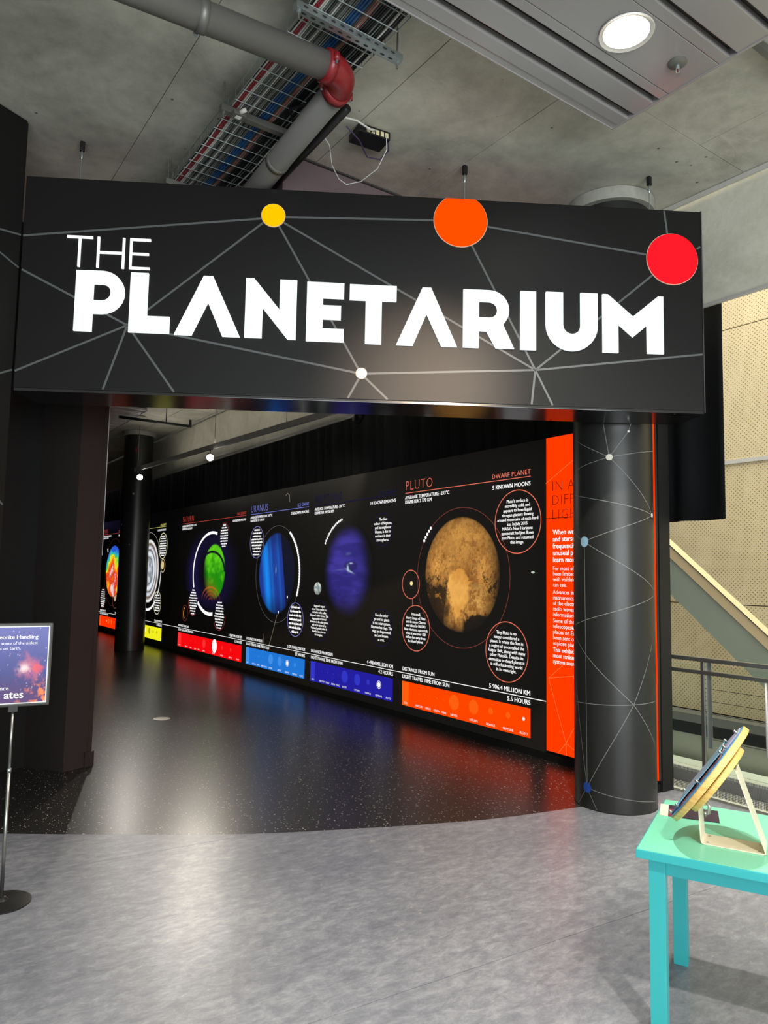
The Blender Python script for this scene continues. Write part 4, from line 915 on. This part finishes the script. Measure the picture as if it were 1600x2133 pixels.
# ------------------------------------------------------------------ atrium beyond the planet wall
def plywood():
    m, nt, b = nodes('perforated_plywood'); tc = N(nt, 'ShaderNodeTexCoord')
    mp = N(nt, 'ShaderNodeMapping'); mp.inputs['Rotation'].default_value = (math.radians(45), 0, 0); mp.inputs['Scale'].default_value = (0, 1, 1)
    nt.links.new(tc.outputs['Object'], mp.inputs['Vector'])
    sc = N(nt, 'ShaderNodeVectorMath', operation='SCALE'); sc.inputs['Scale'].default_value = 1/0.0345; nt.links.new(mp.outputs[0], sc.inputs[0])
    fr_ = N(nt, 'ShaderNodeVectorMath', operation='FRACTION'); nt.links.new(sc.outputs[0], fr_.inputs[0])
    sb = N(nt, 'ShaderNodeVectorMath', operation='SUBTRACT'); sb.inputs[1].default_value = (0, 0.5, 0.5); nt.links.new(fr_.outputs[0], sb.inputs[0])
    ln = N(nt, 'ShaderNodeVectorMath', operation='LENGTH'); nt.links.new(sb.outputs[0], ln.inputs[0])
    lt = N(nt, 'ShaderNodeMath', operation='LESS_THAN'); lt.inputs[1].default_value = 0.15; nt.links.new(ln.outputs['Value'], lt.inputs[0])
    nz = N(nt, 'ShaderNodeTexNoise', i_Scale=2.0, i_Detail=5.0); nt.links.new(tc.outputs['Object'], nz.inputs['Vector'])
    r = N(nt, 'ShaderNodeValToRGB'); r.color_ramp.elements[0].color = (0.44, 0.36, 0.21, 1); r.color_ramp.elements[1].color = (0.60, 0.50, 0.31, 1); nt.links.new(nz.outputs['Fac'], r.inputs[0])
    mx = N(nt, 'ShaderNodeMix', data_type='RGBA'); mx.inputs['B'].default_value = (0.05, 0.04, 0.025, 1)
    nt.links.new(lt.outputs[0], mx.inputs['Factor']); nt.links.new(r.outputs[0], mx.inputs['A']); nt.links.new(mx.outputs['Result'], b.inputs['Base Color']); b.inputs['Roughness'].default_value = 0.6
    return m
M_ply = plywood()
wa = struct(box('wall_atrium', 8.04, 8.3, -2.6, 12.4, -3.0, 9.0, M_slot), 'atrium wall clad in perforated plywood')
zs = [0.0, 1.246, 2.87, 4.45, 6.1, 7.7, 9.0]
for i in range(len(zs)-1):
    for j in range(5): box('plywood_panel', 8.0, 8.04, -2.6+j*3.0+0.004, -2.6+(j+1)*3.0-0.004, zs[i]+0.005, zs[i+1]-0.005, M_ply, wa)
box('cover_rail', 7.985, 8.0, -2, 12, 2.855, 2.90, M_trimw, wa); 
# stair flight rising along the atrium wall
st = empty('stair_flight', (7.0, 3.6, 0.4)); tag(st, 'green grey stair underside rising along the plywood wall', 'stair')
def slope(name, x0, x1, y0, y1, za, zb, mat, h):   # za/zb: top z at y0/y1 ; h: depth
    v = [(x0, y0, za), (x1, y0, za), (x1, y1, zb), (x0, y1, zb), (x0, y0, za-h), (x1, y0, za-h), (x1, y1, zb-h), (x0, y1, zb-h)]
    o = mesh(name, v, [(0, 1, 2, 3), (7, 6, 5, 4), (0, 4, 5, 1), (1, 5, 6, 2), (2, 6, 7, 3), (3, 7, 4, 0)], mat); o.parent = st; o.matrix_parent_inverse = Matrix.Translation(-Vector(st.location)); return o
k = (1.757-0.881)/(4.626-3.625)
slope('soffit_panel', 7.0, 7.14, 2.36, 6.6, 0.881+k*(2.36-3.625), 0.881+k*(6.6-3.625), pm('green_grey_panel', '#8c9384', 0.35, 0.0, 0.5, noise=0.12, nscale=1.5), 0.42)
slope('edge_board', 6.99, 7.14, 2.36, 6.6, 0.881+k*(2.36-3.625)+0.13, 0.881+k*(6.6-3.625)+0.085, pm('tan_board', '#c4ae88', 0.5), 0.13)
slope('top_seam', 6.984, 6.992, 2.36, 6.6, 0.881+k*(2.36-3.625)+0.137, 0.881+k*(6.6-3.625)+0.092, M_slot, 0.008)
ob_ = box('wall_bracket', 7.10, 7.985, 6.30, 6.45, 2.95, 3.10, M_galvd); ob_.parent = st; ob_.matrix_parent_inverse = Matrix.Translation(-Vector(st.location))
# ledge and lower steps under the plywood, seen through the glass
struct(box('floor_atrium', 4.9, 8.04, -2.0, 12.0, -1.35, -1.2, M_conc2), 'lower atrium floor')
lg = box('ledge', 7.75, 8.0, -2.0, 12.0, -0.10, -0.006, M_galvd, None, 0.004); tag(lg, 'grey metal ledge along the foot of the plywood wall', 'ledge')
dg = box('dark_channel', 7.8, 8.03, -2.0, 12.0, -0.24, -0.105, M_dkm); tag(dg, 'dark channel under the ledge of the plywood wall', 'channel')
ap = box('apron_panel', 7.82, 8.03, -2.0, 12.0, -1.2, -0.245, pm('olive_grey_panel', '#a3a492', 0.4), None); tag(ap, 'olive grey apron panel below the plywood wall', 'panel')
M_tread = pm('pale_tread', '#d0d6c4', 0.5, noise=0.06, nscale=5)
for i in range(4):
    x = 7.55-i*0.36; z = -0.52-i*0.165
    s_ = empty('atrium_step', (x, 4, z)); tag(s_, 'long pale step below the plywood wall, %s' % ('topmost under the apron', 'second down', 'third down', 'lowest behind the glass')[i], 'step', 'steps in the atrium')
    box('tread', -0.20, 0.16, -6, 8, -0.02, 0.02, M_tread, s_, 0.004); box('riser', -0.16, 0.16, -6, 8, -1.2-z+0.001, -0.021, M_galvd, s_)

# balustrade
BX = 4.93
bl = empty('glass_balustrade', (BX, 2.4, 0.0)); tag(bl, 'stainless steel and glass balustrade beside the void past the column', 'balustrade')
def bput(o): o.parent = bl; o.matrix_parent_inverse = Matrix.Translation(-Vector(bl.location)); return o
bput(box('handrail', BX-0.018, BX+0.018, -1.5, 3.6, 0.925, 0.955, M_steel, None, 0.006))
bput(box('mid_rail', BX-0.012, BX+0.012, -1.5, 3.6, 0.835, 0.862, M_steel, None, 0.004))
for yy in (3.045, 1.75, 0.45, -0.85):
    bput(box('post', BX-0.010, BX+0.010, yy-0.030, yy-0.005, -0.12, 0.925, M_steel, None, 0.002))
    bput(box('post', BX+0.012, BX+0.016, yy-0.075, yy-0.036, 0.32, 0.935, M_galv, None, 0.001))
for z in (0.735, 0.650, 0.562, 0.475, 0.385): bput(tube('tension_wire', [(BX+0.014, -1.5, z), (BX+0.014, 3.05, z)], 0.002, M_dkm, None, 5))
bput(tube('glass_clamp', [(BX, 2.575, 0.345), (BX, 2.575, 0.84)], 0.009, M_trimw, None, 8))
gm, nt, b = nodes('clear_glass'); b.inputs['Transmission Weight'].default_value = 1.0; b.inputs['Roughness'].default_value = 0.0; b.inputs['IOR'].default_value = 1.1; b.inputs['Base Color'].default_value = (0.90, 0.96, 0.93, 1)
for a_, c_ in ((3.05, 3.56), (1.80, 3.01), (0.5, 1.70), (-0.8, 0.4)): bput(box('glass_pane', BX+0.022, BX+0.030, a_, c_, 0.17, 0.90, gm))
def perf():
    m, nt, b = nodes('perforated_metal'); tc = N(nt, 'ShaderNodeTexCoord')
    sc = N(nt, 'ShaderNodeVectorMath', operation='SCALE'); sc.inputs['Scale'].default_value = 1/0.0105; nt.links.new(tc.outputs['Object'], sc.inputs[0])
    fr_ = N(nt, 'ShaderNodeVectorMath', operation='FRACTION'); nt.links.new(sc.outputs[0], fr_.inputs[0])
    sb = N(nt, 'ShaderNodeVectorMath', operation='SUBTRACT'); sb.inputs[1].default_value = (0, 0.5, 0.5); nt.links.new(fr_.outputs[0], sb.inputs[0])
    mu = N(nt, 'ShaderNodeVectorMath', operation='MULTIPLY'); mu.inputs[1].default_value = (0, 1, 1); nt.links.new(sb.outputs[0], mu.inputs[0])
    ln = N(nt, 'ShaderNodeVectorMath', operation='LENGTH'); nt.links.new(mu.outputs[0], ln.inputs[0])
    gt = N(nt, 'ShaderNodeMath', operation='GREATER_THAN'); gt.inputs[1].default_value = 0.36; nt.links.new(ln.outputs['Value'], gt.inputs[0])
    nt.links.new(gt.outputs[0], b.inputs['Alpha']); b.inputs['Base Color'].default_value = (0.25, 0.25, 0.24, 1); b.inputs['Metallic'].default_value = 0.5; b.inputs['Roughness'].default_value = 0.45
    return m
bput(box('perforated_kickplate', BX-0.004, BX-0.001, -1.5, 3.6, 0.0, 0.155, perf()))
struct(box('trim_1', 4.832, 4.90, -1.5, 3.19, -0.30, -0.004, M_galvd), 'metal edge of the floor slab at the void')
struct(box('trim_2', 4.832, 4.90, 3.20, 12.0, -0.30, -0.004, M_galvd), 'metal edge of the floor slab behind the planet wall')

# ------------------------------------------------------------------ turquoise table with the disc stand
ang = math.atan2(-0.900, 0.435)
tb = empty('turquoise_table', (2.158, 1.581, 0.0), ang)            # local x along the front edge, local y towards the back
tag(tb, 'small turquoise wooden table with a mint top at the edge of the hall', 'table')
TH = 0.60; TL, TD = 1.15, 0.645
box('tabletop', 0, TL, 0, TD, TH-0.028, TH, M_teal, tb, 0.003)
lam = box('laminate', 0.004, TL-0.004, 0.004, TD-0.004, TH-0.001, TH+0.0012, M_tealt, tb); lam['label'] = 'mint green laminate surface'
for x, y in ((0.036, 0.030), (TL-0.088, 0.030), (0.036, TD-0.085), (TL-0.088, TD-0.085)):
    box('leg', x, x+0.052, y, y+0.055, 0.0, TH-0.028, M_teal, tb, 0.002)
for (x0, x1, y0, y1) in ((0.088, TL-0.088, 0.055, 0.077), (0.088, TL-0.088, TD-0.077, TD-0.055), (0.050, 0.072, 0.085, TD-0.085), (TL-0.072, TL-0.050, 0.085, TD-0.085)):
    box('apron', x0, x1, y0, y1, TH-0.085, TH-0.028, M_teal, tb)
def T2W(x, y): return (2.158+math.cos(ang)*x-math.sin(ang)*y, 1.581+math.sin(ang)*x+math.cos(ang)*y)
# stand: local origin at the left foot of the bracket profile
bx, by = T2W(0.186, 0.165)
ds = empty('disc_stand', (bx, by, TH+0.0015), ang); tag(ds, 'tilted round wooden display disc on a cream bent metal bracket on the turquoise table', 'display stand')
t = 0.0035; wy = 0.11
def strap(name, pts):                                                # bent strip: profile in xz, width along y
    bm = bmesh.new(); nrm = []
    n = len(pts)
    for i in range(n):
        a = pts[max(i-1, 0)]; c = pts[min(i+1, n-1)]; L = math.hypot(c[0]-a[0], c[1]-a[1]); nrm.append((-(c[1]-a[1])/L, (c[0]-a[0])/L))
    V = []
    for (x, z), (nx, nz) in zip(pts, nrm):
        V.append([bm.verts.new((x+s*nx*t/2, yy, z+s*nz*t/2)) for s in (-1, 1) for yy in (0, wy)])
    for i in range(n-1):
        a, c = V[i], V[i+1]
        for q, r_ in ((0, 1), (1, 3), (3, 2), (2, 0)): bm.faces.new((a[q], a[r_], c[r_], c[q]))
    bm.faces.new((V[0][0], V[0][2], V[0][3], V[0][1])); bm.faces.new((V[-1][0], V[-1][1], V[-1][3], V[-1][2]))
    bmesh.ops.recalc_face_normals(bm, faces=bm.faces)
    me = bpy.data.meshes.new(name); bm.to_mesh(me); bm.free(); return link(name, me, M_beige, ds)
bk = strap('bracket', [(-0.005, 0.112), (0.0, 0.012), (0.003, 0.004), (0.010, 0.002), (0.190, 0.002), (0.197, 0.004), (0.196, 0.012), (0.113, 0.262)])
for x, y in ((0.02, 0.018), (0.02, 0.088), (0.18, 0.018), (0.18, 0.088)): lathe('screw', [(0.005, 0.003), (0.005, 0.005), (0.002, 0.006)], M_galv, bk, (x, y, 0), 10)
th = math.atan2(0.334, 0.238); ca, sa_ = math.cos(th), math.sin(th)
# disc frame: a along the slope (up), y across, n = normal to the upper left
def disc_obj(name, ca0, cz0, rad, thick, mat, bev=0.003, flat=None):
    cy_ = wy/2; seg = 56; v = []; f = []
    prof = [(rad-bev, 0), (rad, bev), (rad, thick-bev), (rad-bev, thick)]
    for r_, h_ in prof:
        for k in range(seg):
            p = 2*math.pi*k/seg; rr = r_
            A_ = rr*math.cos(p); B_ = rr*math.sin(p)
            v.append((ca0+A_*ca-h_*sa_*1.0, cy_+B_, cz0+A_*sa_+h_*ca))
    for i in range(3):
        for k in range(seg):
            k2 = (k+1) % seg; f.append((i*seg+k, i*seg+k2, (i+1)*seg+k2, (i+1)*seg+k))
    f.append(tuple(range(seg))[::-1]); f.append(tuple(3*seg+k for k in range(seg)))
    return mesh(name, v, f, mat, ds)
def wood(name, c0, c1):
    m, nt, b = nodes(name); tc = N(nt, 'ShaderNodeTexCoord'); mp = N(nt, 'ShaderNodeMapping'); mp.inputs['Scale'].default_value = (8, 8, 60); nt.links.new(tc.outputs['Object'], mp.inputs['Vector'])
    nz = N(nt, 'ShaderNodeTexNoise', i_Scale=2.0, i_Detail=6.0); nt.links.new(mp.outputs[0], nz.inputs['Vector'])
    r = N(nt, 'ShaderNodeValToRGB'); r.color_ramp.elements[0].position = 0.3; r.color_ramp.elements[0].color = (*lin(c0), 1); r.color_ramp.elements[1].position = 0.7; r.color_ramp.elements[1].color = (*lin(c1), 1)
    nt.links.new(nz.outputs['Fac'], r.inputs[0]); nt.links.new(r.outputs[0], b.inputs['Base Color']); b.inputs['Roughness'].default_value = 0.5; return m
M_wood = wood('birch_ply_edge', '#cba45c', '#e2c074')
cA, cZ = 0.037, 0.222
d1 = disc_obj('wooden_disc', cA, cZ, 0.205, 0.021, M_wood); d1['label'] = 'thick pale wooden disc'
d2 = disc_obj('backing_disc', cA+0.027*sa_, cZ-0.027*ca, 0.138, 0.020, M_wood)
d3 = disc_obj('spacer', cA+0.006*sa_, cZ-0.006*ca, 0.04, 0.008, M_dkm)
face = disc_obj('blue_face', cA-0.0212*sa_, cZ+0.0212*ca, 0.200, 0.002, pm('blue_print_face', '#4d8fc4', 0.3), 0.0005); face['label'] = 'bright blue printed face'
def FP(a_, y_, h_): return (cA+a_*ca-h_*sa_, wy/2+y_, cZ+a_*sa_+h_*ca)
def facepoly(name, pts, h0, h1, mat, parent=None):
    n = len(pts); v = [FP(a, y, h0) for a, y in pts]+[FP(a, y, h1) for a, y in pts]
    o = mesh(name, v, [tuple(range(n))[::-1], tuple(range(n, 2*n))]+[(i, (i+1) % n, n+(i+1) % n, n+i) for i in range(n)], mat, parent or ds)
    bm = bmesh.new(); bm.from_mesh(o.data); bmesh.ops.recalc_face_normals(bm, faces=bm.faces); bm.to_mesh(o.data); bm.free(); return o
def artmat():
    m, nt, b = nodes('printed_nebula_card'); tc = N(nt, 'ShaderNodeTexCoord'); nz = N(nt, 'ShaderNodeTexNoise', i_Scale=22.0, i_Detail=5.0, i_Distortion=1.0); nt.links.new(tc.outputs['Object'], nz.inputs['Vector'])
    r = N(nt, 'ShaderNodeValToRGB'); e = r.color_ramp.elements; e[0].position = 0.36; e[0].color = (*lin('#b89aa0'), 1); e[1].position = 0.62; e[1].color = (*lin('#d8a890'), 1)
    for p, c in ((0.45, '#8a3a48'), (0.5, '#c07878'), (0.56, '#5a2838')): q = e.new(p); q.color = (*lin(c), 1)
    nt.links.new(nz.outputs['Fac'], r.inputs[0]); nt.links.new(r.outputs[0], b.inputs['Base Color']); b.inputs['Roughness'].default_value = 0.4; return m
facepoly('picture_card', [(-0.125, -0.11), (0.095, -0.11), (0.095, 0.11), (-0.125, 0.11)], 0.0235, 0.0265, artmat())
facepoly('acrylic_cover', [(-0.13, -0.118), (0.10, -0.118), (0.10, 0.118), (-0.13, 0.118)], 0.0320, 0.0345, pm('pale_blue_acrylic', '#8cc4e0', 0.15))
facepoly('name_plate', [(0.115, -0.075), (0.185, -0.045), (0.185, 0.045), (0.115, 0.075)], 0.0235, 0.0275, pm('lilac_plate', '#a9abc6', 0.3))
facepoly('name_plate', [(-0.185, -0.05), (-0.140, -0.085), (-0.140, 0.085), (-0.185, 0.05)], 0.0235, 0.0275, pm('navy_plate', '#2c568c', 0.3))
for a, y in ((-0.135, -0.105), (-0.135, 0.105), (0.105, -0.105), (0.105, 0.105), (-0.02, -0.125), (-0.185, -0.05), (0.18, -0.04), (0.12, -0.07)):
    tube('standoff_screw', [FP(a, y, 0.023), FP(a, y, 0.040)], 0.0045, M_galv, ds, 8)
lk = tube('cable_lock', [(0.012, 0.075, 0.125), (0.022, 0.075, 0.11), (0.020, 0.075, 0.085), (0.012, 0.075, 0.075), (0.006, 0.075, 0.09)], 0.006, M_galv, ds, 8)
# leaflet
lx, ly = T2W(0.075, 0.475)
lf = empty('leaflet', (2.640, 1.725, TH+0.0015), ang+0.12); tag(lf, 'dark purple printed leaflet lying under the tilted disc on the table', 'leaflet')
box('paper_sheet', -0.075, 0.135, -0.075, 0.075, 0, 0.002, pm('aubergine_print', '#2c1c34', 0.4), lf); box('cover_band', -0.0752, -0.045, -0.0752, 0.0752, 0.0001, 0.0024, pm('pale_print', '#cfc8bc', 0.5), lf); box('cover_patch', -0.045, -0.015, -0.0752, 0.02, 0.0001, 0.0023, pm('crimson_print', '#7c2840', 0.4), lf)

# ------------------------------------------------------------------ poster stand at the left
ps = empty('poster_stand', (0.560, 3.765, 0.0), -0.13); tag(ps, 'black framed poster on a thin chrome pole with a round black base', 'poster stand')
lathe('base', [(0.125, 0.0), (0.125, 0.006), (0.10, 0.011), (0.03, 0.016), (0.018, 0.028), (0.012, 0.03)], M_dkm, ps, (0, 0, 0), 48)
tube('pole', [(0, 0, 0.02), (0, 0, 0.58)], 0.0085, M_steel, ps, 14); tube('upper_pole', [(0, 0, 0.58), (0, 0, 0.85)], 0.0065, M_steel, ps, 12); tube('collar', [(0, 0, 0.575), (0, 0, 0.592)], 0.010, M_galv, ps, 12)
box('clip', -0.02, 0.02, -0.012, 0.012, 0.845, 0.875, M_dkm, ps, 0.002)
pf = box('frame', -0.150, 0.150, -0.012, 0.012, 0.868, 1.250, pm('charcoal_frame', '#34352f', 0.4), ps, 0.008)
rect('chrome_lip', -0.136, 0.136, 0.882, 1.236, pm('pale_lip', '#d8d8d6', 0.3), pf, 0.0125)
def nebula(u, v):
    f = fbm(u, v, 2.4, 201, 6, 0.6); f2 = fbm(u, v, 7, 221, 5, 0.65)
    c = mixc(lin('#232a6e'), lin('#3a3f92'), ss(-1, 1, v+0.4*(f-0.5))); c = mixc(c, np.array(lin('#4a2060')), ss(-0.1, -0.9, v)*0.8)
    cl = ss(0.42, 0.72, f2*0.6+0.5*np.exp(-(((u-0.45)/0.42)**2+((v+0.12)/0.42)**2))*0.9); c = mixc(c, np.array(lin('#a8507a')), cl*0.9)
    hot = ss(0.55, 0.85, f2*0.55+0.55*np.exp(-(((u-0.66)/0.30)**2+((v+0.08)/0.20)**2))); c = mixc(c, np.array(lin('#d8404e')), hot*0.8)
    wh = np.exp(-(((u-0.28)/0.16)**2+((v+0.10)/0.11)**2))*ss(0.3, 0.6, f2); c = mixc(c, np.array(lin('#e8c8c8')), np.clip(wh*1.1, 0, 1))
    fl = ss(0.46, 0.7, f2)*ss(0.1, 0.9, u-0.6*(v+0.45))*ss(-0.3, -0.6, v); c = mixc(c, np.array(lin('#f07a3a')), np.clip(fl, 0, 1))
    rng = np.random.RandomState(4)
    for k in range(26):
        a, b_ = rng.uniform(-1, 1, 2); c = c+np.array([0.5, 0.5, 0.6])*np.exp(-(((u-a)/0.014)**2+((v-b_)/0.012)**2))[..., None]
    return c
def diffprint(name):
    m, nt, b = nodes(name); a = N(nt, 'ShaderNodeAttribute', attribute_name='print'); nt.links.new(a.outputs['Color'], b.inputs['Base Color']); b.inputs['Roughness'].default_value = 0.25; return m
po = picture('poster', 0, 1.059, 0.131, 0.172, 120, nebula, diffprint('poster_print'), pf, 0.0135, False)
M_pw = pm('white_print_poster', '#f4f2f4', 0.5)
text('poster_heading', 'Meteorite Handling', 0.088, 1.178, 0.0258, M_pw, pf, 'RIGHT', 0.0142, 0.0005)
text('poster_text', 'Handle some of the oldest', 0.086, 1.152, 0.0198, M_pw, pf, 'RIGHT', 0.0142)
text('poster_text', 'objects on Earth.', 0.018, 1.129, 0.0198, M_pw, pf, 'RIGHT', 0.0142)
text('poster_text', 'science', -0.022, 0.946, 0.027, M_pw, pf, 'RIGHT', 0.0142)
text('poster_heading', 'ates', 0.040, 0.908, 0.050, M_pw, pf, 'RIGHT', 0.0142, 0.0012)
